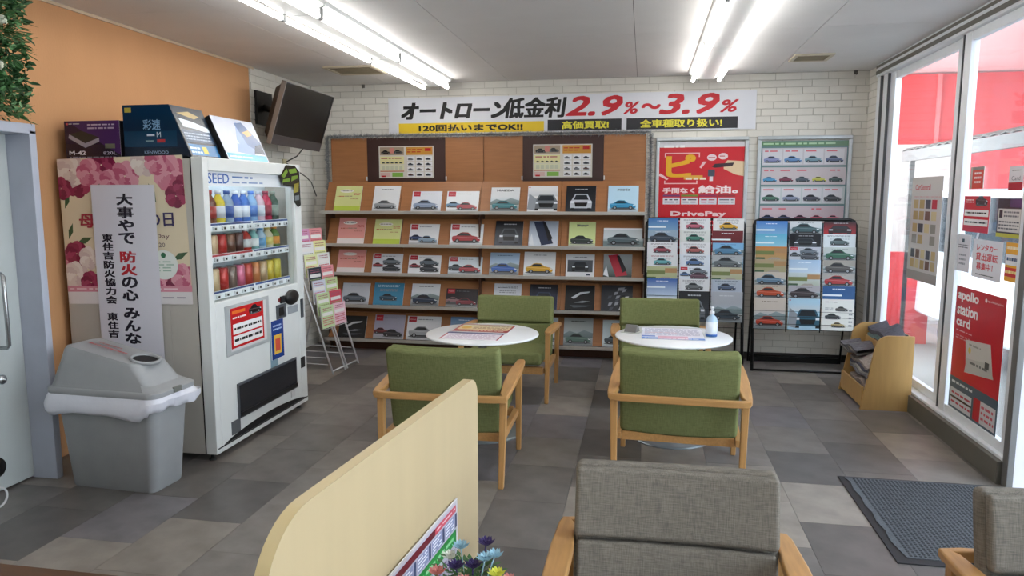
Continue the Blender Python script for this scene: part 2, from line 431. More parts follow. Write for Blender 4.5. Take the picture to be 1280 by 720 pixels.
for a, b, xx in ((6.98, 7.06, 0), (6.84, 6.95, .02), (6.72, 6.82, .045), (5.36, 5.47, .045), (5.20, 5.30, .015), (4.30, 4.40, .015)):
    MB().box(XR - .02 + xx, XR + .03 + xx, a, b, .15, 2.64).build('stile', alu, w1, bev=.004)
MB().box(XR + .0, XR + .05, 6.95, 6.98, .15, 2.64).box(XR + .03, XR + .06, 5.30, 5.36, .15, 2.64).build('stile_gap', alu_dark, w1)
for a, b, xx in ((5.47, 6.72, .045), (4.40, 5.20, .015)):
    MB().box(XR - .015 + xx, XR + .025 + xx, a, b, .15, .21).box(XR - .015 + xx, XR + .025 + xx, a, b, 2.58, 2.64).build('rail', alu, w1, bev=.003)
    MB().box(XR + .002 + xx, XR + .007 + xx, a, b, .21, 2.58).build('pane', glass, w1)
struct(MB().box(XR - .035, XR + .0, 4.238, 4.30, 0, H).build('trim_2', mat('grey_post', '#7c7c7c', .4, metal=.4), bev=.004))
# porch side wall, pale boards
pw = struct(MB().box(XR + .002, 3.0, 4.245, 4.30, 0, H).build('wall_porch', mat('pale_lilac_board', '#dfdde6', .5, var=.02, scale=3, stretch=(10, 1, .5))))
struct(MB().box(XR + .05, 3.1, 1.5, 4.26, -.12, -.001).build('floor_porch', fm[0]))
struct(MB().box(XR + .05, 3.1, 1.5, 4.34, H + .0, H + .1).build('ceiling_porch', ceil_m))
struct(MB().box(XR + .03, 3.1, 1.45, 1.6, 0, H).build('wall_porch_side', plain))
d2 = struct(MB().box(3.0, 3.05, 1.6, 1.68, 0, H).box(3.0, 3.05, 2.86, 2.98, 0, H).box(3.0, 3.05, 4.26, 4.34, 0, H).box(3.0, 3.05, 1.6, 4.34, 2.2, 2.3).box(3.0, 3.05, 1.6, 4.34, 2.68, 2.75).build('door_2', alu, bev=.004))
MB().box(3.02, 3.026, 1.68, 2.86, .01, 2.2).box(3.02, 3.026, 2.98, 4.26, .01, 2.2).box(3.02, 3.026, 1.68, 4.26, 2.3, 2.68).build('pane', glass, d2)
w2 = struct(MB().box(XR, XR + .1, -2.2, 1.6, .86, .92).box(XR, XR + .1, -2.2, 1.6, 2.26, 2.32).box(XR, XR + .1, -.35, -.27, .9, 2.3).build('window_2', alu, bev=.003))
MB().box(XR + .05, XR + .056, -2.2, 1.6, .92, 2.26).build('pane', glass, w2)

# ---------------------------------------------------------------- outdoors
struct(MB().box(XR + .3, 30, -20, 30, -.25, -.13).build('ground', ground_m))
MB_ = MB().box(2.35, 12, 11.0, 11.2, -.13, 3.25)
rw = tag(MB_.build('red_wall_panel', red_out), 'red painted wall of the forecourt seen through the glazing', 'wall'); rw['kind'] = 'structure'; del rw['category']
MB().box(3.9, 3.95, 10.97, 11, -.1, 3.25).box(6.2, 6.23, 10.97, 11, -.1, 3.25).build('panel_joint', mat('pink_joint', '#e06a6a', .5), rw)
MB().box(3.4, 4.15, 10.9, 11, -.13, 2.3).build('white_pier', mat('white_render', '#c4c1bb', .7), rw)
MB().box(2.35, 2.66, 9.0, 9.1, -.13, 1.85).build('sign_post', red_out, rw)
MB().box(2.35, 3.3, 9.1, 9.2, -.13, .95).build('low_panel', red_out, rw)
struct(MB().box(2.3, 12, 6.2, 11.2, 3.27, 3.5).build('canopy_soffit', soffit))
cp = empty('carport_roof', 'grey beige corrugated carport roof outside the window above the white van', 'carport', (3.0, 5.0, 0))
cr = MB()
pr = []
for i in range(45):
    y = i * .1
    pr.append((y, .018 * (i % 2)))
vs = []; fs = []
for (y, dz) in pr:
    for x, z in ((0, 2.12), (1.9, 2.5)): vs += [(x, y, z + dz), (x, y, z + dz + .01)]
for i in range(len(pr) - 1):
    a = i * 4; b = a + 4
    fs += [(a, b, b + 2, a + 2), (a + 1, a + 3, b + 3, b + 1), (a, a + 1, b + 1, b), (a + 2, b + 2, b + 3, a + 3)]
cr.add(vs, fs).build('corrugated_sheet', mat('weathered_sheet', '#5f5a50', .7, var=.12, scale=4), cp)
MB().box(0, .05, 0, 4.4, 2.0, 2.12).box(1.85, 1.9, 0, 4.4, 2.4, 2.5).build('beam', mat('grey_beam', '#5a5751', .5), cp)
for yy in (.3, 4.1):
    MB().box(1.8, 1.87, yy, yy + .07, -.13, 2.42).build('post', mat('grey_beam', '#5a5751', .5), cp)
    MB().box(.0, .05, yy, yy + .05, -.13, 2.0).build('post', mat('grey_beam', '#5a5751', .5), cp)
# white van
vn = empty('parked_van', 'white van with dark windows parked outside behind the glazing', 'car', (3.15, 5.35, -.13))
VL = 4.1
vb = MB().prism([(0, .38), (.02, 1.08), (.1, 1.15), (1.5, 1.15), (1.58, 1.08), (1.6, .38)], 1, 0, VL)
vb.build('body', body_w, vn, bev=.05, seg=3)
MB().hexa([(.04, .1, 1.13), (1.56, .1, 1.13), (1.56, VL - .06, 1.13), (.04, VL - .06, 1.13)], [(.14, .3, 1.72), (1.46, .3, 1.72), (1.46, VL - .2, 1.72), (.14, VL - .2, 1.72)]).build('window_band', car_glass, vn, bev=.02)
MB().box(.12, 1.48, .25, VL - .15, 1.7, 1.80).build('roof', body_w, vn, bev=.05, seg=3)
for yy in (1.2, 2.4, 3.5):
    MB().hexa([(.03, yy, 1.13), (.08, yy, 1.13), (.08, yy + .05, 1.13), (.03, yy + .05, 1.13)], [(.13, yy, 1.72), (.18, yy, 1.72), (.18, yy + .05, 1.72), (.13, yy + .05, 1.72)]).build('pillar', black_m, vn)
for yy in (.75, 2.75):
    for xx in (.0, 1.42):
        MB().lathe([(.1, 0), (.3, 0), (.31, .03), (.31, .15), (.3, .18), (.1, .18)], 24, M=Matrix.Translation((xx, yy, .31)) @ Matrix.Rotation(pi / 2, 4, 'Y')).build('wheel', tyre, vn)
MB().box(-.012, .02, .02, .3, .85, 1.02).build('tail_lamp', mat('red_lamp', '#a01018', .2), vn, bev=.01)
# ================================================================ CEILING LIGHTS AND VENTS
def light_fixture(x, y0, y1, label, proto=[None]):
    t = empty('ceiling_light', label, 'light', (x, (y0 + y1) / 2, H), 0, 'twin tube ceiling lights')
    l = (y1 - y0) / 2 - .006
    MB().prism([(-.16, 0), (.16, 0), (.155, -.02), (.075, -.075), (-.075, -.075), (-.155, -.02)], 1, -l, l).build('housing', white_m, t)
    for s in (-1, 1):
        MB().lathe([(.0155, -l + .02), (.0155, l - .02)], 12, M=Matrix.Translation((s * .118, 0, -.088)) @ Matrix.Rotation(pi / 2, 4, 'X')).build('tube', tube_m, t)
        for e in (-1, 1):
            MB().box(s * .118 - .014, s * .118 + .014, e * l - .022 * (e > 0), e * l + .022 * (e < 0), -.105, -.02).build('socket', mat('lamp_socket', '#b9b9b9', .5), t, bev=.003)
    return t
for nm, x in (('left', -2.05), ('right', .54)):
    for (a, b, wd) in ((5.65, 7.12, 'nearest the back wall'), (4.22, 5.65, 'the second one from the back wall'), (2.8, 4.22, 'the third one from the back wall'), (.4, 1.85, 'behind the camera'), (-1.6, -.2, 'at the rear of the room')):
        light_fixture(x, a, b, 'twin tube ceiling light in the %s row, %s' % (nm, wd))
def vent(x0, x1, y0, y1, label):
    t = empty('ceiling_vent', label, 'vent', ((x0 + x1) / 2, (y0 + y1) / 2, H))
    a, b = (x1 - x0) / 2, (y1 - y0) / 2; c = .03
    MB().box(-a, a, -b, -b + c, -.014, 0).box(-a, a, b - c, b, -.014, 0).box(-a, -a + c, -b + c, b - c, -.014, 0).box(a - c, a, -b + c, b - c, -.014, 0).build('frame', mat('cream_vent_frame', '#c9bfa8', .5), t)
    MB().box(-a + c, a - c, -b + c, b - c, -.006, 0).build('filter', mat('brown_vent_mesh', '#857a62', .8, bump=.6, bscale=200), t)
    n = 7
    for i in range(n):
        yy = -b + c + (i + .5) * (2 * b - 2 * c) / n
        MB().box(-a + c, a - c, yy - .004, yy + .004, -.012, -.006).build('slat', mat('cream_vent_slat', '#9a8f78', .5), t)
vent(-2.86, -2.40, 6.27, 6.69, 'large cream ceiling vent left of the left lamp row')
vent(1.19, 1.50, 6.42, 6.72, 'small cream ceiling vent right of the right lamp row')
for (x, lab) in ((-2.9, 'small grey hook on the ceiling edge near the television'), (1.9, 'small grey hook on the ceiling edge in the right corner')):
    h = MB().box(-.015, .015, -.012, .0, -.035, 0).tube([(0, -.012, -.02), (0, -.03, -.03), (0, -.03, -.045)], .003, 6).build('ceiling_hook', mat('hook_grey', '#5b5650', .5))
    h.location = (x, YB - .008, H); tag(h, lab, 'hook')

# ================================================================ ARMCHAIRS
def pad(w_, h, t, nx=8, nz=4, bend=0, bulge=.0):
    """upholstered slab: x width, z height, y thickness; bend wraps the sides forward"""
    vs = []; fs = []; idx = {}
    def V(i, j, k):
        key = (i, j, k)
        if key not in idx:
            x = -w_ / 2 + w_ * i / nx; z = h * j / nz; y = -t / 2 + t * k
            bl = bulge * math.sin(pi * i / nx) * math.sin(pi * j / nz)
            y += bl if k else -bl
            y += bend * (2 * x / w_) ** 2
            idx[key] = len(vs); vs.append((x, y, z))
        return idx[key]
    for i in range(nx):
        for j in range(nz):
            for k in (0, 1): fs.append((V(i, j, k), V(i + 1, j, k), V(i + 1, j + 1, k), V(i, j + 1, k)))
    for i in range(nx):
        for j in (0, nz): fs.append((V(i, j, 0), V(i + 1, j, 0), V(i + 1, j, 1), V(i, j, 1)))
    for j in range(nz):
        for i in (0, nx): fs.append((V(i, j, 0), V(i, j + 1, 0), V(i, j + 1, 1), V(i, j, 1)))
    return MB().add(vs, fs, True)
def armchair(fab, label, group):
    t = empty('armchair', label, 'chair', (0, 0, 0), 0, group)
    # seat
    s = pad(.60, .56, .10, 8, 8, 0, .008)
    o = s.build('seat', fab, t, bev=.025, seg=3); o.rotation_euler = (-pi / 2 + R(3), 0, 0); o.location = (0, -.21, .325)
    # back: shell, lower cushion, head cushion
    lean = R(13)
    bk = pad(.645, .50, .07, 10, 6, .028, .0).build('backrest', fab, t, bev=.022, seg=3)
    bk.rotation_euler = (lean, 0, 0); bk.location = (0, -.185, .268)
    lc = pad(.62, .26, .035, 10, 4, .028, .006).build('back_cushion', fab, t, bev=.014, seg=3)
    lc.rotation_euler = (lean, 0, 0); lc.location = (0, -.135, .285)
    hc = pad(.635, .215, .045, 10, 4, .028, .006).build('head_cushion', fab, t, bev=.018, seg=3)
    hc.rotation_euler = (lean, 0, 0); hc.location = (0, -.19, .548)
    # wood
    MB().box(-.31, .31, .275, .31, .225, .285).build('front_rail', oak_h, t, bev=.004)
    MB().box(-.31, .31, -.20, -.165, .22, .27).build('rear_rail', oak_h, t, bev=.004)
    for sx in (-1, 1):
        f = lambda a, b: (min(a * sx, b * sx), max(a * sx, b * sx))
        xo, xi = .365, .325
        q = f(.345, .31)
        MB().box(q[0], q[1], -.24, .30, .235, .275).build('side_rail', oak_h, t, bev=.004)
        # front leg
        MB().hexa([(sx * .355, .295, 0), (sx * .325, .295, 0), (sx * .325, .33, 0), (sx * .355, .33, 0)],
                  [(sx * .365, .255, .545), (sx * .325, .255, .545), (sx * .325, .305, .545), (sx * .365, .305, .545)]).build('leg', oak, t, bev=.005)
        MB().hexa([(sx * .355, -.345, 0), (sx * .325, -.345, 0), (sx * .325, -.31, 0), (sx * .355, -.31, 0)],
                  [(sx * .37, -.315, .52), (sx * .33, -.315, .52), (sx * .33, -.265, .52), (sx * .37, -.265, .52)]).build('leg', oak, t, bev=.005)
        # arm: broad in front, narrow at the rear, rising forwards
        top = []
        prof = [(-.355, .352, .378, .528), (-.30, .33, .385, .536), (-.1, .315, .39, .552), (.15, .315, .388, .566), (.33, .325, .378, .575), (.36, .335, .368, .575)]
        vs = []; fs = []
        for (y, a, b, z) in prof: vs += [(sx * a, y, z), (sx * b, y, z), (sx * b, y, z - .03), (sx * a, y, z - .03)]
        for i in range(len(prof) - 1):
            for k in range(4): fs.append((i * 4 + k, i * 4 + (k + 1) % 4, i * 4 + 4 + (k + 1) % 4, i * 4 + 4 + k))
        fs += [(0, 1, 2, 3), tuple(len(vs) - 4 + k for k in range(4))]
        MB().add(vs, fs).build('armrest', oak_h, t, bev=.008, seg=3)
    vs = []; fs = []
    n = 12
    for i in range(n + 1):
        u = -1 + 2 * i / n; x = u * .372; y = -.372 + .018 * u ** 8
        for (dy, z) in ((0, .528), (.03, .528), (.03, .49), (0, .49)): vs.append((x, y + dy, z))
    for i in range(n):
        for k in range(4): fs.append((i * 4 + k, i * 4 + (k + 1) % 4, i * 4 + 4 + (k + 1) % 4, i * 4 + 4 + k))
    fs += [(0, 1, 2, 3), tuple(len(vs) - 4 + k for k in range(4))]
    MB().add(vs, fs).build('back_rail', mat('oak_wood_cross', '#c09058', .42, var=.09, scale=5, stretch=(1.2, 14, 14), bump=.05), t, bev=.006)
    return t
gg = 'green armchairs around the two round tables'
a1 = armchair(green_f, 'green fabric armchair with its back to the camera, nearest the birch partition', gg)
place(a1, (-1.085, 4.07, 0), R(1))
a2 = copy_tree(a1); place(a2, (.225, 4.23, 0), R(-3)); a2['label'] = 'green fabric armchair with its back to the camera, at the table holding the pump bottle'
a3 = copy_tree(a1); place(a3, (-1.05, 5.74, 0), R(180)); a3['label'] = 'green fabric armchair facing the camera behind the left round table'
a4 = copy_tree(a1); place(a4, (.15, 5.78, 0), R(181)); a4['label'] = 'green fabric armchair facing the camera behind the table with the pump bottle'
b1 = armchair(grey_f, 'grey fabric armchair facing the camera at the bottom centre', 'grey armchairs in the foreground')
place(b1, (.115, 1.97, 0), R(180))
b1.scale = (.955, 1, 1)
b2 = copy_tree(b1); place(b2, (1.275, 1.955, 0), R(180)); b2['label'] = 'grey fabric armchair at the right edge of the frame beside the dark floor mat'

# ================================================================ ROUND TABLES
def round_table(x, y, label):
    t = empty('round_table', label, 'table', (x, y, 0), 0, 'white round tables')
    MB().lathe([(.36, .668), (.377, .672), (.38, .677), (.378, .683), (.372, .686)], 64).build('tabletop', tabletop, t)
    MB().lathe([(.03, .02), (.03, .60), (.055, .615), (.12, .668)], 24).build('column', chrome, t)
    MB().lathe([(.27, 0), (.27, .006), (.25, .012), (.06, .022), (.035, .05)], 48).build('foot_plate', base_m, t)
    return t
round_table(-1.05, 4.69, 'white round pedestal table between the two left green armchairs')
round_table(.21, 4.82, 'white round pedestal table carrying the pump bottle and flyers')
ZT = .686
def flat(S, name, x, y, z, rz, m, label, cat, group=None):
    o = S.build(name, m); o.matrix_world = Matrix.Translation((x, y, z)) @ Matrix.Rotation(rz, 4, 'Z') @ Matrix.Rotation(-pi / 2, 4, 'X')
    return tag(o, label, cat, group)
S = Sheet(.39, .27, .002)
S.rect(0, 0, 1, 1, '#a03038'); S.rect(.04, .06, .96, .94, '#d9c79c'); S.rect(.05, .7, .95, .92, '#c9c4a2'); S.lines(.35, .74, .9, .9, 2, '#7b3a30', 1)
S.ell(.17, .55, .09, .17, '#d8a92c'); S.lines(.3, .4, .92, .66, 2, '#7a4420', 2); S.rect(.04, .06, .96, .28, '#a8322e'); S.lines(.1, .1, .9, .24, 1, '#ead9c9', 3)
flat(S, 'menu_card', -1.075, 4.70, ZT + .003, R(-2), paper, 'red bordered yellow and brown printed card on the left round table', 'card')
S = Sheet(.39, .24, .002)
S.rect(0, 0, 1, 1, '#b23848'); S.rect(.03, .0, .97, 1, '#e9e2ea'); S.rect(.0, .82, 1, 1, '#3a3f78'); S.lines(.08, .1, .9, .75, 6, '#b59ab4', 4)
flat(S, 'price_sheet', -1.09, 4.43, ZT + .003, R(-1), paper, 'pale sheet with a navy top band and red edges on the left table', 'flyer')
S = Sheet(.40, .40, .002)
S.rect(0, 0, 1, 1, '#e1e2ee'); S.lines(.05, .35, .95, .95, 9, '#8d8fae', 5); S.lines(.05, .55, .6, .6, 1, '#d2707a', 6); S.rect(0, 0, 1, .15, '#4c86d0'); S.rect(.26, .02, .74, .28, '#d8a7bc'); S.lines(.05, .03, .9, .12, 1, '#f3f3f6', 8); S.rect(0, .2, .22, .3, '#3f6fc0')
flat(S, 'flyer', .205, 4.665, ZT + .003, R(0), paper, 'pale flyer with a blue lower band on the table with the pump bottle', 'flyer')
ch = empty('card_holder', 'small grey pair of folded cards standing at the left edge of the right table', 'holder', (-.06, 4.90, ZT), R(-20))
MB().prism([(-.045, 0), (.045, 0), (.008, .05), (-.008, .05)], 0, -.04, .04).build('folded_card', mat('grey_card', '#6f6d6a', .6), ch)
MB().box(-.06, .06, -.055, .055, 0, .004).build('tray', mat('pale_tray', '#b9bdb6', .5), ch)
# pump bottle
pb = empty('pump_bottle', 'clear sanitiser pump bottle with a white label on the right round table', 'bottle', (.455, 4.83, ZT + .0005))
MB().lathe([(.034, 0), (.037, .006), (.037, .105), (.03, .128), (.014, .142), (.014, .15)], 24).build('bottle_body', mat('pale_blue_bottle', '#a9c4dd', .15, spec=.6), pb)
MB().lathe([(.0375, .012), (.0375, .1)], 24).build('label_band', mat('bottle_label', '#dfe6ef', .5), pb)
MB().lathe([(.0378, .004), (.0378, .018)], 24).build('blue_stripe', mat('bottle_blue', '#2e63b0', .4), pb)
MB().lathe([(.016, .148), (.016, .166), (.006, .168), (.006, .185), (.012, .186), (.012, .196)], 16).box(-.006, .006, -.04, .005, .184, .195).build('pump_head', mat('white_cap', '#e4e8ec', .35), pb)

# ================================================================ PARTITION, DESK, FLOWERS (foreground)
HD = R(5.6)
pa = empty('partition', 'pale birch desk partition with rounded top corners in the foreground', 'partition', (-.539, 2.325, 0), 0)
def rounded(L, h, r1, r2):
    pts = [(0, .0), (-L, .0)]
    pts += [(-L + r2 - r2 * cos(a), h - r2 + r2 * sin(a)) for a in [i * pi / 2 / 10 for i in range(11)]]
    pts += [(-r1 + r1 * sin(a), h - r1 + r1 * cos(a)) for a in [i * pi / 2 / 8 for i in range(9)]]
    return pts
pp = MB().prism(rounded(1.21, 1.0, .07, .16), 0, -.028, 0).build('board', birch, pa); pp.rotation_euler = (0, 0, -HD)
ppts = rounded(1.211, 1.001, .07, .16)[1:]
ev = []; ef = []
for (y, z) in ppts: ev += [(-.0285, y, z), (.0005, y, z)]
for i in range(len(ppts) - 1): ef.append((2 * i, 2 * i + 1, 2 * i + 3, 2 * i + 2))
pe = MB().add(ev, ef, True).build('edge_band', birch_e, pa); pe.rotation_euler = (0, 0, -HD)
pf = MB().box(-.10, .08, -.06, -.02, 0, .03).box(-.10, .08, -1.16, -1.12, 0, .03).build('foot', chrome, pa); pf.rotation_euler = (0, 0, -HD)
S = Sheet(.66, .28, .003)
S.rect(0, 0, 1, 1, '#c9c5ca'); S.rect(.02, .03, .98, .97, '#b9b6c6'); S.rect(.02, .86, .98, .94, '#6d1c2c'); S.rect(.72, .86, .98, .94, '#c8485c'); S.lines(.74, .88, .97, .92, 1, '#f0c8cc', 1)
S.rect(.02, .50, .98, .66, '#1f8a3c'); S.lines(.05, .54, .95, .62, 1, '#8fd09a', 2)
for i in range(6): S.rect(.04 + i * .16, .68, .16 + i * .16, .84, '#8b93b8'); S.lines(.05 + i * .16, .69, .15 + i * .16, .83, 4, '#e8e8f0', i); S.rect(.165 + i * .16, .68, .19 + i * .16, .84, '#37466e')
S.lines(.04, .06, .96, .46, 7, '#7c5a86', 3)
d_ = (math.sin(HD), math.cos(HD)); q = (-.539 - .53 * d_[0] + .001, 2.325 - .53 * d_[1])
o = S.build('flyer', paper, mx(q[0] + .0045, q[1] - .03, .385, pi / 2 - HD, 0)); tag(o, 'framed flyer with red and green bands fixed to the birch partition', 'flyer')
# low cabinet that carries the flowers
sc = empty('side_cabinet', 'low pale cabinet below the flower pot, beside the partition', 'cabinet', (-.52, 1.55, 0), -HD)
MB().box(-.06, .14, -.3, .22, .02, .54).build('body', birch, sc, bev=.004)
MB().box(-.07, .15, -.31, .23, .54, .56).build('top', birch_e, sc, bev=.004)
MB().box(-.05, .12, -.28, .2, 0, .02).build('plinth', dark_base, sc)
fp = empty('flower_pot', 'pot of small blue, purple, pink and yellow artificial flowers beside the partition', 'flowers', (-.395, 1.62, .56))
MB().lathe([(.04, 0), (.055, .07), (.058, .075), (.05, .075)], 20).build('pot', mat('white_pot', '#d8d2c8', .4), fp)
fr = random.Random(5)
lv = MB()
for i in range(260):
    a = fr.uniform(0, 2 * pi); r = fr.uniform(0, .085); z = fr.uniform(.07, .145); c = Vector((r * cos(a), r * sin(a), z))
    d = Vector((cos(a), sin(a), fr.uniform(-.2, .8))).normalized() * .022; s_ = d.cross(Vector((0, 0, 1))).normalized() * .006
    lv.add([c, c + d * .5 + s_, c + d, c + d * .5 - s_], [(0, 1, 2, 3)])
fo = lv.build('foliage', mat('pot_leaf', '#4f7a45', .6, col2='#2d5230', scale=30), fp); fo['kind'] = 'stuff'
fl_c = {'blue': '#9fc6d8', 'purple': '#33215e', 'yellow': '#d8d850', 'pink': '#d98a86', 'red': '#a33046', 'white': '#dfe4dc'}
spots = [(-.035, .04, .17, 'blue'), (-.03, -.03, .155, 'purple'), (.01, -.02, .155, 'purple'), (.03, .04, .185, 'purple'), (.035, .0, .165, 'blue'), (.055, .02, .165, 'blue'), (.07, -.03, .145, 'yellow'), (.085, -.05, .135, 'yellow'), (-.005, -.06, .135, 'pink'), (-.05, -.07, .125, 'red'), (.05, -.07, .12, 'white'), (-.08, -.02, .13, 'pink'), (.095, -.01, .12, 'pink'), (-.07, .06, .13, 'white')]
for (x, y, z, c) in spots:
    b = MB(); n = 8
    for k in range(n):
        a = 2 * pi * k / n; a2 = a + pi / n
        b.add([(0, 0, -.004), (.013 * cos(a), .013 * sin(a), .004), (.018 * cos(a2), .018 * sin(a2), .009), (.013 * cos(a + 2 * pi / n), .013 * sin(a + 2 * pi / n), .004)], [(0, 1, 2, 3)])
        b.add([(0, 0, .004), (.008 * cos(a), .008 * sin(a), .009), (.01 * cos(a2), .01 * sin(a2), .013), (.008 * cos(a + 2 * pi / n), .008 * sin(a + 2 * pi / n), .009)], [(0, 1, 2, 3)])
    b.tube([(0, 0, 0), (-x * .3, -y * .3, -.05), (-x * .6, -y * .6, -z + .06)], .0015, 5)
    b.v = [(a_ * 1.3, b_ * 1.3, c_ * 1.3) if c_ > -.005 else (a_, b_, c_) for a_, b_, c_ in b.v]; b.build('flower', mat('petal_' + c, fl_c[c], .7, var=.1, scale=40), fp, loc=(x, y, z))
# desk at the lower left
dk = empty('desk', 'brown wooden desk top at the bottom left corner of the frame', 'desk', (-1.75, 1.14, 0))
MB().box(-.72, .78, -.3, .30, .67, .70).build('desk_top', mat('brown_desk', '#5a3b22', .4, var=.08, scale=4, stretch=(1, 10, 10)), dk, bev=.005)
for sx in (-.68, .74):
    for sy in (-.27, .27): MB().box(sx - .02, sx + .02, sy - .02, sy + .02, 0, .67).build('leg', mat('desk_leg', '#3a3a3c', .4, metal=.5), dk)
# floor mat
fmt = empty('floor_mat', 'dark grey ribbed entrance mat with a rubber border', 'mat', (1.56, 3.76, 0))
mr_ = random.Random(2)
MB().box(-.43, .43, -.51, .50, 0, .006).build('rubber_border', mat('mat_rubber', '#1d1d21', .6), fmt, bev=.002)
mt = mat('mat_pile', '#5c6066', .95, var=.2, scale=120)
vs = []; fs = []; pts = [(-.375, -.46), (.40, -.48), (.40, .475), (-.40, .475)]
for k in range(9): pts.append((-.385 - .012 * (k % 2) + .0 * k, .40 - k * .1))
MB().prism(pts, 2, .006, .010).build('pile', mt, fmt)
rb = MB()
x = -.36
while x < .39:
    y = -.45
    while y < .46:
        rb.box(x, x + .010, y, y + .010, .010, .0125); y += .020
    x += .020
rb.build('ribs', mat('mat_rib', '#34363b', .9, var=.1), fmt)['kind'] = 'stuff'
# black knob with ring at the left edge
kb = empty('cart_caster', 'black round knob above a pale ring, by the pale door at the left edge', 'caster', (-3.24, 3.04, 0))
MB().lathe([(.0, -.012), (.05, -.012), (.055, 0), (.05, .012), (.0, .012)], 24, M=Matrix.Translation((-.0, 0, .215)) @ Matrix.Rotation(pi / 2, 4, 'Y')).build('knob', black_m, kb)
MB().tube([(0, .05 * cos(a), .056 + .05 * sin(a)) for a in [i * pi / 12 for i in range(24)]], .006, 6, True).build('ring', wire_w, kb)
MB().tube([(0, 0, .106), (0, 0, .215)], .006, 6).build('stem', wire_w, kb)
# ================================================================ VENDING MACHINE (front looks along +X)
vm = empty('vending_machine', 'white drink vending machine with a rose poster on its side', 'vending machine', (0, 0, 0))
VX, V0, V1, VT = -2.50, 3.83, 5.04, 1.825
cab = MB().box(-3.45, -2.76, V0, V1, .045, VT - .01)
cab.box(-2.76, -2.58, V0, 3.88, .045, VT - .01).box(-2.76, -2.58, 4.97, V1, .045, VT - .01).box(-2.76, -2.58, 3.88, 4.97, 1.765, VT - .01).box(-2.76, -2.58, 3.88, 4.97, .045, .95)
cab.build('cabinet', grey_side, vm, bev=.004)
MB().box(-2.575, VX, V0, 3.885, .045, VT).box(-2.575, VX, 4.94, V1, .045, VT).box(-2.575, VX, 3.885, 4.94, 1.745, VT).box(-2.575, VX, 3.885, 4.94, .045, .965).build('front_door', white_m, vm, bev=.006)
MB().box(-2.579, -2.574, V0 - .0005, V0 + .02, .05, VT - .005).box(-2.579, -2.574, V0, V1, VT - .012, VT - .001).box(-2.60, VX + .001, V0 + .01, V1 - .01, .075, .083).build('door_gap', dark_m, vm)
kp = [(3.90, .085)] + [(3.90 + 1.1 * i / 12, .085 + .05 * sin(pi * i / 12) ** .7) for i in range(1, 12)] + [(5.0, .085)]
MB().prism(kp, 0, VX, VX + .002).build('kick_dark_arc', dark_m, vm)  # thin dark arc laid on the front along the kick
for yy in (3.87, 4.99):
    for xx in (-3.38, -2.56): MB().lathe([(.022, 0), (.022, .008), (.009, .01), (.009, .05)], 12, c=(xx, yy, 0)).build('foot', black_m, vm)
# display
MB().lathe([(.010, -.45), (.010, .45)], 10, M=Matrix.Translation((-2.60, 4.42, 1.752)) @ Matrix.Rotation(pi / 2, 4, 'X')).build('display_tube', mat('lit_display_tube', '#f4faff', .3, emit=14.0), vm)
MB().box(-2.757, -2.75, 3.88, 4.97, .95, 1.765).build('display_back', mat('display_back', '#c3ced6', .5), vm)
MB().box(-2.53, -2.525, 3.885, 4.94, .965, 1.745).build('display_glass', glass_c, vm)
S = Sheet(1.05, .085, .004, '#dfe5ee')
S.rect(0, 0, 1, 1, '#dfe4ea'); S.text('SEED', .02, .18, .235, .88, '#2d5fae', bold=.0015); S.lines(.27, .5, .5, .8, 1, '#5d7fb8', 3); S.lines(.27, .15, .62, .4, 1, '#8298c0', 4)
S.build('header_sign', paper, mx(-2.522, 4.41, 1.66, pi / 2), vm)
SH = (1.415, 1.225, 1.0)
for i, z in enumerate(SH):
    MB().box(-2.75, -2.56, 3.89, 4.935, z - .008, z + .004).build('product_shelf', mat('shelf_pale', '#b9c0c6', .4), vm)
    S = Sheet(1.0, .052, .006, '#e6e8ea')
    S.rect(0, 0, 1, 1, '#e6e8ec'); S.rect(.0, .72, .5, .95, ('#33477e', '#b03038', '#33477e')[i]); S.rect(.52, .72, 1, .95, '#2f4a86')
    S.build('price_strip', paper, mx(-2.552, 4.42, z - .03, pi / 2), vm)
    for k in range(10):
        MB().box(-2.552, -2.540, 3.975 + k * .098, 4.012 + k * .098, z - .022, z + .001).build('button', mat('button_grey', '#d5d8dc', .4), vm, bev=.002)
        MB().box(-2.541, -2.538, 3.985 + k * .098, 4.002 + k * .098, z - .018, z - .006).build('button_lens', dark_m, vm)
# lower front
MB().box(VX - .001, VX + .006, 3.975, 4.50, .615, .93).build('ad_frame', mat('ad_frame', '#aeb2b4', .4), vm, bev=.003)
S = Sheet(.43, .27, .003)
S.rect(0, 0, 1, 1, '#d6d2d2'); S.rect(.0, .06, .92, 1, '#c01f24'); S.rect(.05, .86, .4, .93, '#e8702c'); S.car(.5, .74, .36, '#2a1518'); S.rect(.06, .38, .88, .62, '#e9e6e6'); S.rect(.06, .12, .88, .34, '#e9e6e6')
S.lines(.09, .44, .84, .56, 1, '#222222', 1); S.lines(.09, .16, .84, .3, 1, '#222222', 2); S.lines(.06, .72, .42, .8, 1, '#f5d9d9', 3)
o = S.build('advert', film, mx(VX + .010, 4.235, .64, pi / 2)); o.parent = vm
MB().box(VX, VX + .012, 4.66, 4.72, .85, .90).build('bill_slot', dark_m, vm, bev=.003)
MB().lathe([(.0, 0), (.052, 0), (.056, .01), (.045, .028), (.0, .03)], 24, M=Matrix.Translation((VX, 4.82, .875)) @ Matrix.Rotation(pi / 2, 4, 'Y') @ Matrix.Diagonal((1, 1.7, 1, 1))).build('coin_panel', black_m, vm)
MB().box(VX, VX + .004, 4.64, 4.67, .865, .888).build('red_display', mat('red_led', '#7a1014', .3), vm)
MB().box(VX, VX + .006, 4.60, 4.74, .745, .845).build('card_reader', mat('reader_grey', '#4c5056', .4), vm, bev=.003)
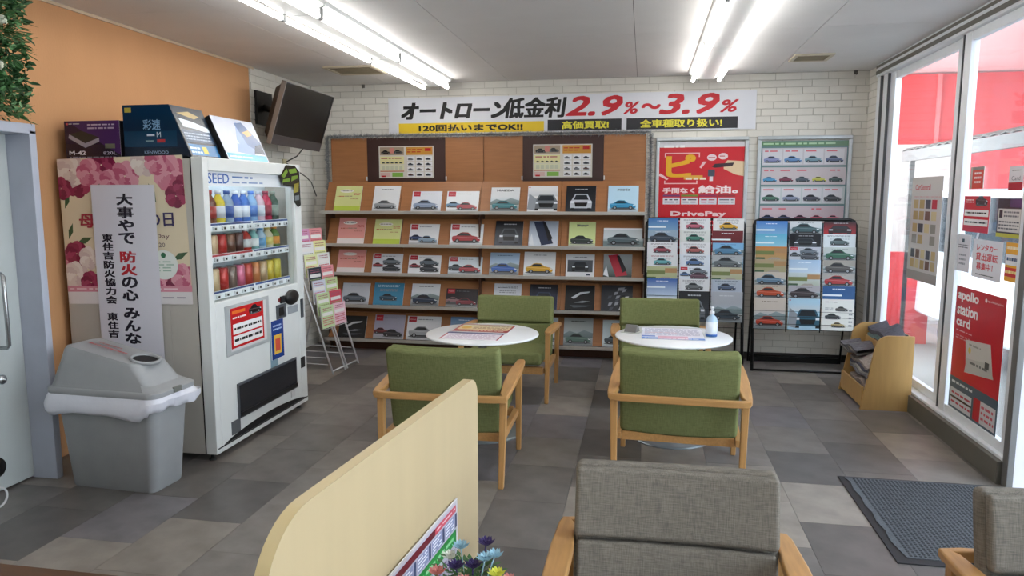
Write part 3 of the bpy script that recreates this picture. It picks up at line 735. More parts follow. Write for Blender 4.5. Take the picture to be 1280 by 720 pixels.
MB().box(VX + .006, VX + .011, 4.635, 4.70, .765, .825).build('reader_pad', black_m, vm, bev=.002)
MB().box(VX, VX + .003, 4.77, 4.92, .755, .81).build('price_label', mat('label_grey', '#9aa0a6', .4), vm)
MB().box(VX, VX + .012, 4.965, 4.995, .70, .84).build('door_lock', mat('lock_grey', '#3c4046', .4), vm, bev=.003)
S = Sheet(.17, .27, .004)
S.rect(0, 0, 1, 1, '#223f86'); S.rect(.2, .12, .8, .62, '#e0b64a'); S.rect(.3, .2, .7, .52, '#d2563e'); S.lines(.15, .72, .85, .9, 2, '#a9c2ea', 3)
o = S.build('payment_sticker', film, mx(VX + .006, 4.60, .475, pi / 2)); o.parent = vm
MB().box(VX, VX + .002, 4.50, 4.60, .40, .70).build('side_sticker', mat('steel_sticker', '#7a98a8', .3), vm)
MB().box(VX - .001, VX + .010, 4.07, 4.86, .195, .425).build('tray_frame', mat('tray_frame', '#4b4f56', .35), vm, bev=.004)
MB().box(VX + .009, VX + .012, 4.085, 4.845, .21, .41).build('tray_flap', mat('smoked_flap', '#23252b', .15), vm)
MB().box(VX + .012, VX + .020, 4.085, 4.845, .21, .235).build('tray_lip', mat('tray_lip', '#15161a', .3), vm)
MB().box(VX, VX + .004, 4.94, 5.0, .32, .40).build('return_cup', dark_m, vm)
MB().box(VX, VX + .003, 3.99, 4.09, .085 + .03, .20).build('vent_grille', mat('grille_grey', '#5d6064', .5, bump=.8, bscale=300), vm)
MB().box(VX, VX + .004, 4.77, 4.83, .14, .20).build('small_label', mat('label_pale', '#d8d8d8', .5), vm)
# dark and green decal on the corner
S = Sheet(.30, .30, .0015, '#222222')
S.poly([(.02, .72), (.3, 1), (.75, 1), (.98, .86), (1, .05), (.85, .0), (.66, .12), (.62, .5), (.15, .52)], '#20241f')
S.v = S.v[8:]; S.f = [tuple(i - 8 for i in f) for f in S.f[6:]]; S.c = S.c[6:]
for q in ([(.08, .74), (.34, .92), (.4, .84), (.2, .68)], [(.42, .9), (.8, .94), (.86, .84), (.5, .8)], [(.1, .58), (.48, .62), (.5, .7), (.16, .66)], [(.55, .62), (.9, .7), (.9, .78), (.58, .74)]): S.poly(q, '#6f8f38')
S.poly([(.66, .34), (.9, .38), (.94, .6), (.7, .56)], '#8c8436'); S.poly([(.7, .16), (.92, .18), (.93, .3), (.7, .28)], '#6c7378')
o = S.build('corner_decal', film, mx(VX + .004, 4.875, 1.518, pi / 2)); o.parent = vm
# drinks behind the glass
def drink(kind, x, y, z, h, r, col, capc, label):
    t = empty('drink_' + kind, label, 'drink', (x, y, z), 0, 'sample drinks in the vending machine')
    if kind == 'can': MB().lathe([(r * .85, 0), (r, .006), (r, h - .01), (r * .82, h)], 16).build('body', mat('can_' + col, col, .3, metal=.2), t); MB().lathe([(r * .8, h), (r * .8, h + .002)], 16).build('lid', chrome, t)
    else:
        MB().lathe([(r * .8, 0), (r, .006), (r, h * .62), (r * .9, h * .7), (r * .42, h * .86), (r * .42, h * .9)], 16).build('body', mat('can_' + col, col, .25), t)
        MB().lathe([(r * .5, h * .89), (r * .5, h)], 12).build('cap', mat('cap_' + capc, capc, .4), t)
        MB().lathe([(r * 1.02, h * .2), (r * 1.02, h * .55)], 16).build('wrapper', mat('can_' + capc, capc, .35), t)
ROWS = [('top', SH[0] + .0045, [('brown red-topped', '#8a4a36', 'b', '#b0302c'), ('brown', '#7c4634', 'b', '#a83a30'), ('yellow and white', '#d8c23c', 'b', '#c9cdd6'), ('silver blue', '#8fa3bf', 'b', '#38569a'), ('deep blue', '#3a63b8', 'b', '#e0e6f0'), ('mid blue', '#4f7ccb', 'b', '#dfe6f2'), ('light blue', '#8db4de', 'b', '#4d78c0'), ('white and rose', '#d9b9c6', 'b', '#c9cfda'), ('crimson', '#b83050', 'b', '#8c2640'), ('dark green', '#3c5248', 'b', '#8a9a90')]),
        ('middle', SH[1] + .0045, [('golden', '#b99438', 'c', '#d8c060'), ('beige', '#cdae8a', 'c', '#a33'), ('red', '#b02c28', 'c', '#b03030'), ('brown', '#6f4a3a', 'c', '#553'), ('dark brown', '#4a2c28', 'c', '#332'), ('bright red', '#c03a2e', 'b', '#d8d8d8'), ('teal and white', '#7fb0ac', 'b', '#e8ecec'), ('pale blue', '#a9c6dc', 'b', '#5f9fd0'), ('cream', '#d8cfae', 'b', '#e4d27a'), ('green and orange', '#5c8040', 'b', '#d8923a')]),
        ('bottom', SH[2] + .0045, [('gold', '#b8963c', 'c', '#d8c060'), ('cream', '#cfb48e', 'c', '#a33'), ('scarlet', '#b4302a', 'c', '#b03030'), ('taupe', '#7d6a60', 'c', '#553'), ('pink', '#cf6a8a', 'c', '#c58'), ('red and white', '#c0463c', 'c', '#ddd'), ('orange brown', '#c07a4c', 'c', '#ddd'), ('light brown', '#b59a78', 'c', '#ddd'), ('yellow', '#c9b23a', 'c', '#ddd'), ('lemon yellow', '#d0c048', 'c', '#ddd')])]
ordn = ['first', 'second', 'third', 'fourth', 'fifth', 'sixth', 'seventh', 'eighth', 'ninth', 'last']
for (rn, z, L) in ROWS:
    for k, (cn, c, kd, c2) in enumerate(L):
        y = 3.965 + k * .097
        hh = {'top': .215, 'middle': .155, 'bottom': .175}[rn]
        if kd == 'b': drink('bottle', -2.62, y, z, hh, .040, c, c2, '%s drink bottle, %s from left in the %s row of the vending machine' % (cn, ordn[k], rn))
        else: drink('can', -2.62, y, z, hh * .85, .040, c, c2, '%s drink can, %s from left in the %s row of the vending machine' % (cn, ordn[k], rn))
# side poster with roses
S = Sheet(.83, .87, .001, '#d8cbb8')
S.rect(0, 0, 1, 1, '#dccdb0'); S.rect(0, 0, 1, .085, '#dcd6d8'); S.rect(0, .085, 1, .13, '#d58a9c')
pr_ = random.Random(11)
def rose(cx, cy, r, cols):
    k_ = S.w / S.h
    n = 9
    for ring, (rr, ph) in enumerate(((1, 0), (.8, .3), (.6, .7), (.4, 1.1), (.22, 1.6))):
        for i in range(n - ring):
            a = 2 * pi * i / (n - ring) + ph + pr_.uniform(-.2, .2); q = .42 * r * rr
            S.ell(cx + (r * rr - q) * cos(a), cy + (r * rr - q) * sin(a) * k_, q, q * k_ * .9, cols[(i + ring) % len(cols)], 10, a)
def lf(cx, cy, a, l, c='#3d5a3c'):
    S.poly([(cx, cy), (cx + l * .5 * cos(a) - l * .16 * sin(a), cy + l * .5 * sin(a) + l * .16 * cos(a)), (cx + l * cos(a), cy + l * sin(a)), (cx + l * .5 * cos(a) + l * .16 * sin(a), cy + l * .5 * sin(a) - l * .16 * cos(a))], c)
for a_ in ((.30, .86, -1.8, .14), (.72, .82, -1.2, .14), (.08, .77, -2, .12), (.78, .86, -.9, .12), (.04, .45, 1.2, .12), (.1, .42, .3, .14), (.03, .36, -.5, .12), (.86, .30, .4, .14), (.78, .22, -.7, .12), (.95, .16, 2.5, .1), (.2, .16, .4, .12), (.3, .84, -.6, .1)): lf(*a_)
PK = ['#c9788c', '#b85a74', '#d793a2']; DK = ['#8c2a4c', '#7a2040', '#a03a5c']; WT = ['#d9c8c0', '#cdb6b2', '#e2d6ce']
rose(.15, .84, .12, DK); rose(.10, .92, .13, WT); rose(.36, .95, .12, DK); rose(.54, .87, .12, PK); rose(.70, .96, .11, WT); rose(.90, .88, .14, PK); rose(.93, .73, .09, DK)
rose(.26, .90, .11, PK); rose(.42, .84, .09, PK); rose(.80, .96, .10, PK); rose(.99, .80, .08, DK); rose(.02, .80, .09, DK); rose(.02, .30, .08, PK); rose(.86, .12, .09, DK); rose(.62, .13, .07, WT)
rose(.10, .35, .10, DK); rose(.20, .32, .09, WT); rose(.08, .20, .11, WT); rose(.2, .15, .09, DK); rose(.94, .19, .10, PK); rose(.75, .17, .07, PK)
S.rect(0, 0, 1, .085, '#dcd6d8'); S.rect(0, .085, 1, .125, '#cf8798')
S.text('母', .15, .53, .27, .62, '#9c3040', bold=.004); S.text('の日', .70, .53, .90, .62, '#3a2f5a', bold=.003)
S.text('Family Day', .56, .44, .86, .48, '#6b4a52'); S.text('2021.6.20', .62, .39, .82, .42, '#5a4a5a')
S.ell(.80, .27, .11, .10, '#dfe3de', 28); S.ell(.80, .335, .02, .02, '#2f6f4a', 8); S.lines(.72, .22, .88, .30, 4, '#9fb8a8', 5)
S.lines(.45, .035, .95, .055, 1, '#8f8a96', 6); S.lines(.02, .095, .9, .115, 1, '#e8c8cf', 8)
o = S.build('rose_poster', film, mx(-3.02, V0 - .003, .957, 0, 0, R(-1.2))); tag(o, "rose covered Mother's Day poster taped to the side of the vending machine", 'poster')
S = Sheet(.42, 1.12, .0008, '#dcdce6')
S.rect(0, 0, 1, 1, '#d6d4de')
S.vtext('大事やで', .40, .64, .958, .068, '#26222c', bold=.010); S.vtext('防火', .40, .64, .958 - .068 * 4.45, .068, '#b32c34', bold=.010); S.vtext('の心', .40, .64, .958 - .068 * 6.45, .068, '#26222c', bold=.010); S.vtext('みんな', .40, .64, .958 - .068 * 8.9, .068, '#26222c', bold=.010)
S.vtext('東住吉防火協力会', .13, .29, .745, .0475, '#2a2630', bold=.007); S.vtext('東住吉', .13, .29, .745 - .0475 * 8.9, .0475, '#2a2630', bold=.007)
o = S.build('fire_safety_banner', film, mx(-3.015, V0 - .016, .545)); tag(o, 'tall white fire safety sheet with vertical writing taped over the rose poster', 'poster')
# boxes on top of the machine
ZV = VT + .001
bx = empty('electronics_box', 'purple and black product box on the vending machine, at the left end', 'box', (-3.235, 4.02, ZV - .0085), 0)
S = Sheet(.37, .225, .0012)
S.rect(0, 0, 1, 1, '#1d1222', '#2c1638'); S.poly([(.05, 1), (1, 1), (1, .1), (.72, .35)], '#40215a')
S.poly([(.06, .56), (.36, .3), (.62, .46), (.62, .56), (.36, .42), (.08, .66)], '#9a95a0'); S.poly([(.08, .66), (.32, .74), (.62, .57), (.36, .43)], '#2b2926')
S.lines(.42, .86, .94, .93, 1, '#b9aac8', 1); S.lines(.42, .76, .9, .85, 1, '#a99ab8', 2); S.rect(.03, .9, .07, .95, '#c8505c'); S.lines(.08, .9, .28, .95, 1, '#b8b0c0', 5)
S.text('M-42', .06, .12, .36, .22, '#dcd8de', bold=.003); S.text('820L', .68, .12, .92, .2, '#c9c2d0'); S.rect(.72, .28, .9, .4, '#6a6c5a'); S.lines(.06, .03, .9, .08, 1, '#8a8490', 6)
S.build('front_print', film, mx(0, -.151, 0, 0), bx)
MB().box(-.185, .185, -.15, .15, 0, .225).build('carton', mat('black_carton', '#1a1520', .5), bx, bev=.003)
b2x = empty('navy_display_box', 'wedge shaped navy product box with a slanted picture side, middle of the machine top', 'box', (-2.80, 4.02, ZV - .0), 0)
MB().prism([(-.215, 0), (.215, 0), (.085, .30), (-.215, .30)], 1, -.16, .16).build('carton', mat('navy_carton', '#10141f', .5), b2x, bev=.002)
S = Sheet(.43, .30, 0)
S.poly([(.0, 0), (1, 0), (.7, 1), (.0, 1)], '#0a1526', '#0a3152'); S.rect(0, .2, .8, .5, '#0d3856'); S.rect(.03, .86, .13, .95, '#b9a84a')
S.text('彩速', .30, .52, .56, .72, '#7fa6c8', bold=.002); S.lines(.35, .38, .5, .46, 1, '#c8d4e0', 3); S.text('M', .5, .38, .56, .48, '#c8d4e0'); S.rect(.50, .28, .62, .34, '#b0343a'); S.lines(.33, .29, .48, .33, 1, '#8aa', 2)
S.text('KENWOOD', .30, .06, .66, .12, '#8fa0b4', bold=.001)
S.build('front_print', film, mx(0, -.1615, 0), b2x)
S = Sheet(.31, .325, 0)
S.rect(0, 0, 1, 1, '#1c2733'); S.rect(0, .82, 1, 1, '#3a3f46'); S.poly([(.15, .6), (.5, .58), (.95, .52), (.95, .62), (.5, .72), (.1, .76)], '#c9d4de'); S.rect(.05, .3, .95, .54, '#27415e'); S.lines(.08, .33, .9, .5, 3, '#8aa0b8', 4); S.poly([(.1, .86), (.6, .78), (.8, .84), (.5, .92)], '#b09a6a')
S.rect(.05, .04, .95, .26, '#2f6ea0'); S.rect(.45, .08, .6, .22, '#c8b84a'); S.lines(.06, .06, .4, .22, 2, '#b8d0e8', 5)
o = S.build('picture_side', film, None, b2x); o.matrix_local = Matrix.Translation((.2165, 0, .0)) @ Matrix.Rotation(pi / 2, 4, 'Z') @ Matrix.Rotation(-math.atan(.13 / .30), 4, 'X')
b3x = empty('tilted_picture_box', 'flat black edged box with a blue picture, right end of the machine top', 'box', (-2.55, 4.44, ZV), 0)
ta = R(24)
c3 = MB().box(-.25, .25, .0, .06, 0, .30).build('carton', black_m, b3x, bev=.002); c3.matrix_local = Matrix.Rotation(pi / 2, 4, 'Z') @ Matrix.Rotation(-ta, 4, 'X')
S = Sheet(.5, .30, 0)
S.rect(0, 0, 1, 1, '#b4b9c8'); S.poly([(.3, .2), (.55, .95), (.8, .5), (.7, .15)], '#7d96c8'); S.poly([(.5, .9), (.62, .4), (.9, .2), (.98, .5), (.7, .95)], '#46608c'); S.poly([(.62, .7), (.8, .78), (.84, .66), (.7, .6)], '#c89a5a'); S.poly([(.2, .5), (.35, .75), (.42, .4)], '#b8c6e4')
S.rect(.02, .02, .98, .16, '#5aa6d8'); S.lines(.06, .05, .6, .12, 1, '#dff0fa', 4); S.poly([(.7, .2), (.98, .2), (.98, .45), (.8, .4)], '#26364e')
o = S.build('cover_print', film, None, b3x); o.matrix_local = Matrix.Rotation(pi / 2, 4, 'Z') @ Matrix.Rotation(-ta, 4, 'X') @ Matrix.Translation((0, -.001, 0))

# ================================================================ TRASH BIN
tb = empty('trash_bin', 'grey plastic trash bin with a white bag, in front of the vending machine', 'bin', (-2.83, 3.475, 0), R(-3))
def ring(a, b, z, sx=0, sy=0, r=.05, n=5, dz=None):
    pts = []
    for (cx, cy, a0) in ((a - r, b - r, 0), (-a + r, b - r, pi / 2), (-a + r, -b + r, pi), (a - r, -b + r, 1.5 * pi)):
        for i in range(n + 1):
            t = a0 + i * pi / 2 / n; pts.append((cx + r * cos(t) + sx, cy + r * sin(t) + sy, z))
    return pts
def loft(rings, cap0=True, cap1=True):
    m = MB(); n = len(rings[0]); vs = [p for r in rings for p in r]; fs = []
    for j in range(len(rings) - 1):
        for i in range(n): fs.append((j * n + i, j * n + (i + 1) % n, (j + 1) * n + (i + 1) % n, (j + 1) * n + i))
    if cap0: fs.append(tuple(range(n))[::-1])
    if cap1: fs.append(tuple((len(rings) - 1) * n + i for i in range(n)))
    m.add(vs, fs); return m
def smooth_auto(o, ang=35):
    for p in o.data.polygons: p.use_smooth = True
    md = o.modifiers.new('edges', 'EDGE_SPLIT'); md.split_angle = R(ang)
    return o
smooth_auto(loft([ring(.262, .118, 0, r=.035), ring(.268, .124, .012, r=.04), ring(.318, .150, .53, r=.05)]).build('bin_body', bin_m, tb), 50)
rim = loft([ring(.345, .175, .53, r=.06), ring(.352, .18, .545, r=.06), ring(.352, .18, .565, r=.06), ring(.34, .17, .575, r=.06)]).build('lid_rim', bin_m, tb); smooth_auto(rim, 50)
lid = loft([ring(.335, .168, .575, r=.06), ring(.29, .135, .70, sx=-.005, r=.05), ring(.24, .125, .775, sx=-.03, sy=.0, r=.05), ring(.225, .115, .79, sx=-.035, r=.045)])
# the top slopes down to the right
lid.v = [(x, y, z - (max(0, x + .2) * .22 if z > .65 else 0)) for x, y, z in lid.v]
smooth_auto(lid.build('lid', bin_m, tb), 30)
hole = []
m_ = MB()
nn = 16
pts = [(.16 + .07 * cos(2 * pi * i / nn), .0 + .075 * sin(2 * pi * i / nn)) for i in range(nn)]
m_.add([(x, y, .792 - (x + .2) * .22) for x, y in pts], [tuple(range(nn))]).build('drop_hole', dark_m, tb)
lp = MB().tube([(x, y, .793 - (x + .2) * .22) for x, y in pts], .010, 6, True).build('hole_lip', bin_m, tb)
S = Sheet(.26, .10, 0); S.lines(.02, .1, .98, .4, 1, '#b8454a', 3); S.lines(.1, .5, .7, .85, 1, '#9a5a5a', 4)
o = S.build('lid_print', paper, None, tb); o.matrix_local = Matrix.Translation((-.07, -.03, .765)) @ Matrix.Rotation(R(12.4), 4, 'Y') @ Matrix.Rotation(-pi / 2, 4, 'X')
def bag_ring(a, b, z, wob, dz, r=.06):
    pts = []; per = []
    for (cx, cy, a0, ex, ey) in ((a - r, b - r, 0, -1, 0), (-a + r, b - r, pi / 2, 0, -1), (-a + r, -b + r, pi, 1, 0), (a - r, -b + r, 1.5 * pi, 0, 1)):
        for i in range(6): t = a0 + i * pi / 10; pts.append((cx + r * cos(t), cy + r * sin(t)))
        n_ = 16; L_ = 2 * (a - r) if ex else 2 * (b - r); q = pts[-1]
        for i in range(1, n_): pts.append((q[0] + ex * L_ * i / n_, q[1] + ey * L_ * i / n_))
    out = []
    for i, (x, y) in enumerate(pts):
        f = sin(i * .55) * .6 + sin(i * 1.3 + 1) * .4 + sin(i * .21 + 2) * .5
        g = 1 + wob * f; out.append((x * g, y * g, z + dz * (sin(i * .37 + .5) + .5 * sin(i * .9)) + (.035 if x > .3 and dz else 0)))
    return out
smooth_auto(loft([bag_ring(.35, .178, .54, 0, 0), bag_ring(.362, .19, .515, .010, 0), bag_ring(.372, .20, .485, .020, .004), bag_ring(.37, .200, .455, .026, .006), bag_ring(.362, .192, .435, .03, .009), bag_ring(.325, .158, .44, 0, .006)], False, False).build('bag_skirt', bag_m, tb), 80)
MB().box(.345, .36, -.03, .03, .545, .575).build('latch', mat('latch_grey', '#6f716c', .5), tb, bev=.003)

# ================================================================ TELEVISION
tv = bpy.data.objects.new('television', None); COL.objects.link(tv); tag(tv, 'grey flat screen television tilted down high in the left corner', 'television')
tv.matrix_world = Matrix.Translation((-3.09, 6.34, 2.30)) @ Matrix.Rotation(-.049, 4, 'Z') @ Matrix.Rotation(.315, 4, 'Y') @ Matrix.Rotation(-.02, 4, 'X')
tvb = mat('tv_silver_edge', '#4a4648', .35, metal=.3); tvd = mat('tv_dark_housing', '#1a1718', .45)
MB().box(-.035, 0, -.445, .445, -.273, .273).build('front_frame', tvb, tv, bev=.004)
MB().box(-.001, .003, -.41, .415, -.185, .262).build('screen', mat('black_screen', '#0e0d10', .35, var=.02), tv)
MB().box(-.001, .006, -.445, .445, -.273, -.188).build('speaker_bar', mat('tv_bar', '#4a4445', .45, metal=.2), tv, bev=.003)
MB().box(-.036, .008, -.449, -.440, -.275, .275).box(-.036, .008, -.449, .446, .270, .277).build('silver_trim', mat('tv_silver', '#8e8a88', .35, metal=.3), tv)
MB().box(-.001, .005, .418, .445, -.19, .273).box(-.001, .005, -.445, -.413, -.19, .273).box(-.001, .005, -.445, .445, .262, .273).build('bezel', tvd, tv)
MB().hexa([(-.035, -.43, -.25), (-.035, .43, -.25), (-.035, .43, .26), (-.035, -.43, .26)], [(-.15, -.33, -.2), (-.15, .33, -.2), (-.15, .33, .2), (-.15, -.33, .2)]).build('rear_housing', tvd, tv, bev=.006)
tm = MB().tube([(-3.5, 6.34, 2.42), (-3.33, 6.34, 2.36)], .03, 10).build('arm', black_m)
t_ = empty('television_mount', 'black wall bracket holding the television', 'bracket', (0, 0, 0)); tm.parent = t_
MB().box(-3.5, -3.47, 6.2, 6.48, 2.25, 2.55).build('wall_plate', black_m, t_)
ob = MB().box(-3.5, -3.485, 6.68, 6.76, 1.84, 1.96).build('outlet', mat('cream_outlet', '#c9bf9a', .5), bev=.003); tag(ob, 'cream wall socket on the left brick wall below the television', 'socket')
cb = MB().tube([(-3.47, 6.72, 1.92), (-3.42, 6.80, 1.86), (-3.38, 6.95, 1.79), (-3.40, 7.1, 1.74), (-3.42, 7.25, 1.6)], .006, 6)
tag(cb.build('television_cable', mat('grey_cable', '#4f4c4a', .6)), 'grey cable drooping from the socket below the television', 'cable')
cb = MB().tube([(-3.18, 6.5, 2.05), (-3.3, 6.6, 1.98), (-3.47, 6.70, 1.93)], .006, 6)
tag(cb.build('power_lead', mat('grey_cable', '#4f4c4a', .6)), 'short grey lead running from the television down to the wall socket', 'cable')
# ================================================================ WALL DISPLAY SHELF
su = empty('display_shelf', 'teak brochure display shelf with five sloping tiers on the back wall', 'shelf', (0, 0, 0))
SX0, SX1 = -3.25, .01
MB().box(SX0, SX1, 7.30, YB - .008, .0, 2.20).build('back_board', teak, su)
for i, (a, b) in enumerate(((SX0, -2.85), (-2.01, -1.61), (-1.605, -1.205), (-.40, SX1))):
    MB().box(a + .001, b - .001, 7.275, 7.30, 1.745, 2.195).build('upper_panel', teak, su, bev=.002)
for a, b in ((-2.85, -2.01), (-1.205, -.40)):
    MB().box(a, b, 7.270, 7.30, 1.74, 2.195).build('notice_panel', brown_m, su, bev=.002)
    for xx in (a - .012, b + .004): MB().box(xx, xx + .01, 7.262, 7.275, 1.76, 1.80).build('clip', white_m, su)
SZ = (1.445, 1.112, .817, .482, .127)
for i, z in enumerate(SZ):
    MB().box(SX0 - .01, SX1 + .01, 6.995, 7.30, z - .022, z).build('tier', brown_m, su)
    MB().box(SX0 - .01, SX1 + .01, 6.985, 6.999, z - .026, z + .006).build('tier_lip', shelf_m, su, bev=.002)
    for a, b in ((SX0, -2.44), (-2.435, -1.61), (-1.605, -.8), (-.795, SX1)):
        hh = .30 if i == 0 else .255
        MB().hexa([(a, 7.065, z), (b, 7.065, z), (b, 7.08, z), (a, 7.08, z)], [(a, 7.065 + hh * .45, z + hh), (b, 7.065 + hh * .45, z + hh), (b, 7.08 + hh * .45, z + hh), (a, 7.08 + hh * .45, z + hh)]).build('slope_board', teak, su)
for xx in (SX0, -1.62, SX1 - .016):
    MB().box(xx, xx + .016, 7.08, 7.30, 0, 1.44).build('side_board', mat('dark_teak', '#4e2b16', .5), su)
MB().box(SX0 + .02, SX1 - .02, 7.12, 7.14, 0, .10).build('plinth', mat('dark_teak', '#4e2b16', .5), su)

YG, PK_, WH, RD = '#d4d996', '#e09a94', '#dfe2e6', '#b52a3a'
def cover(S, kind, bg='#dfe2e6', c='#8a9098', c2='#30363e', ttl=None, sd=1):
    if kind == 'form':
        S.rect(0, 0, 1, 1, bg); S.rect(0, 0, 1, .2, {'#d4d996': '#b9cc4e'}.get(bg, '#e8dede')); S.ell(.42, .8, .26, .07, '#ece9e4'); S.lines(.2, .76, .62, .84, 1, '#9a9a9a', sd)
        S.lines(.08, .55, .34, .62, 1, '#b8553c', sd); S.lines(.7, .62, .95, .72, 2, '#c24a48', sd + 1); S.lines(.36, .56, .68, .62, 1, '#8a7a6a', sd); S.lines(.6, .46, .9, .5, 1, '#a05a4a', sd)
    elif kind in ('car', 'rcar', 'rcar2', 'rcars'):
        S.rect(0, 0, 1, 1, bg)
        if kind[0] == 'r': S.rect(.04, .74, .27, .98, RD); S.text('NISSAN', .07, .83, .24, .88, '#f0d8da')
        S.lines(.32 if kind[0] == 'r' else .3, .83, .75, .89, 1, '#6a707a', sd)
        if ttl: S.text(ttl, .3, .80, .7, .9, c2)
        if kind in ('car', 'rcar'): S.rect(0, 0, 1, .16, '#a4a8ac', bg); S.car(.06, .1, .86, c)
        elif kind == 'rcar2': S.rect(0, 0, 1, .2, '#a4a8ac', bg); S.car(.0, .2, .5, c2); S.car(.32, .08, .64, c)
        else: S.car(.02, .3, .36, c); S.car(.34, .42, .6, '#5f6a74'); S.car(.36, .08, .6, c2)
    elif kind == 'photo':
        S.rect(0, 0, 1, 1, bg); S.rect(0, .28, 1, .62, '#a9bccb', bg); S.rect(0, 0, 1, .28, '#6f7578', '#a3a9ab'); S.poly([(0, .4), (.2, .52), (.45, .44), (.7, .56), (1, .46), (1, .28), (0, .28)], '#5f6f70', '#8fa0a4'); S.car(.06, .08, .88, c); S.lines(.25, .84, .75, .9, 1, c2, sd)
        if ttl: S.text(ttl, .2, .83, .8, .92, c2)
    elif kind == 'dark':
        S.rect(0, 0, 1, 1, bg, '#0d1017'); S.front(.14, .08, .74, c, .62); S.lines(.3, .82, .75, .9, 1, '#b8bcc4', sd)
    elif kind == 'white_front':
        S.rect(0, 0, 1, 1, bg); S.rect(0, .6, 1, .86, '#c9ced4', bg); S.front(.2, .05, .85, c, .62); S.poly([(0, .1), (.25, .05), (.3, .5), (.05, .7)], '#8f969e'); S.rect(.03, .92, .08, .96, RD)
    elif kind == 'diag':
        S.rect(0, 0, 1, 1, bg, c2); S.poly([(.15, .95), (.5, 1), (.85, .1), (.45, .02)], c); S.poly([(.45, .95), (.55, .95), (.82, .3), (.68, .2)], '#101318'); S.poly([(.0, .1), (.2, 0), (.1, .5)], '#d8dce2')
    elif kind == 'frame':
        S.rect(0, 0, 1, 1, bg); S.rect(.06, .2, .94, .74, '#3a3f45', '#5a6067'); S.front(.2, .22, .6, c, .44); S.lines(.25, .84, .75, .9, 1, '#5a6068', sd); S.rect(.72, .05, .86, .12, '#3a4658')
    elif kind == 'lines':
        S.rect(0, 0, 1, 1, bg); S.poly([(.2, .5), (.5, .72), (.85, .76), (.8, .7), (.5, .62), (.3, .45)], '#c8ccd2'); S.poly([(.3, .3), (.6, .38), (.85, .36), (.6, .3)], '#8a9098'); S.poly([(.15, .2), (.3, .1), (.7, .14), (.9, .2), (.6, .2)], '#4a5058')
    elif kind == 'bw':
        S.rect(0, 0, 1, 1, bg); r = random.Random(sd)
        for i in range(16): a, b = r.random() * .85, r.random() * .85; S.poly([(a, b), (a + .1, b + .03), (a + .15, b + .14), (a + .03, b + .12)], r.choice(['#e8eaee', '#0c0e12', '#4a505a', '#9aa0aa']))
    elif kind == 'land':
        S.rect(0, 0, 1, 1, '#c9d2d6'); S.rect(0, 0, 1, .3, '#6f7f80'); S.rect(0, .3, 1, .45, '#8fa0a6', '#c2ccd0'); S.car(.1, .1, .8, c, .6); S.rect(0, .9, 1, 1, '#e8ebee')
    elif kind == 'multi':
        S.rect(0, 0, 1, 1, bg); S.lines(.1, .88, .5, .93, 1, '#404448', sd); S.car(.42, .62, .4, '#4a4a44', .17); S.car(.1, .36, .5, '#2e3438', .2); S.car(.3, .1, .45, '#a89668', .17); S.lines(.1, .64, .35, .74, 2, '#90949a', sd)
        S.lines(.84, .1, .95, .7, 5, '#8a8e94', sd)
    elif kind == 'text':
        S.rect(0, 0, 1, 1, bg); S.lines(.12, .8, .85, .92, 2, c2, sd); S.lines(.2, .6, .8, .74, 2, '#8a9098', sd + 3); S.car(.2, .2, .6, c)
    elif kind == 'sky':
        S.rect(0, 0, 1, 1, c, bg); S.rect(.0, .55, .6, .62, '#dfe8ee'); S.lines(.3, .84, .7, .9, 1, '#e8eef4', sd); S.rect(0, 0, 1, .12, c2)
    elif kind == 'road':
        S.rect(0, 0, 1, 1, '#9aa07a', bg); S.poly([(0, .1), (.5, .5), (.75, .5), (1, .1), (1, 0), (0, 0)], '#9c948c'); S.rect(0, .62, .6, .8, '#6f7a48'); S.rect(.6, .7, 1, .92, '#a8825a'); S.car(.3, .12, .5, c); S.rect(0, .3, .3, .5, '#3f5a40')
    return S
NOUN = 'brochure'
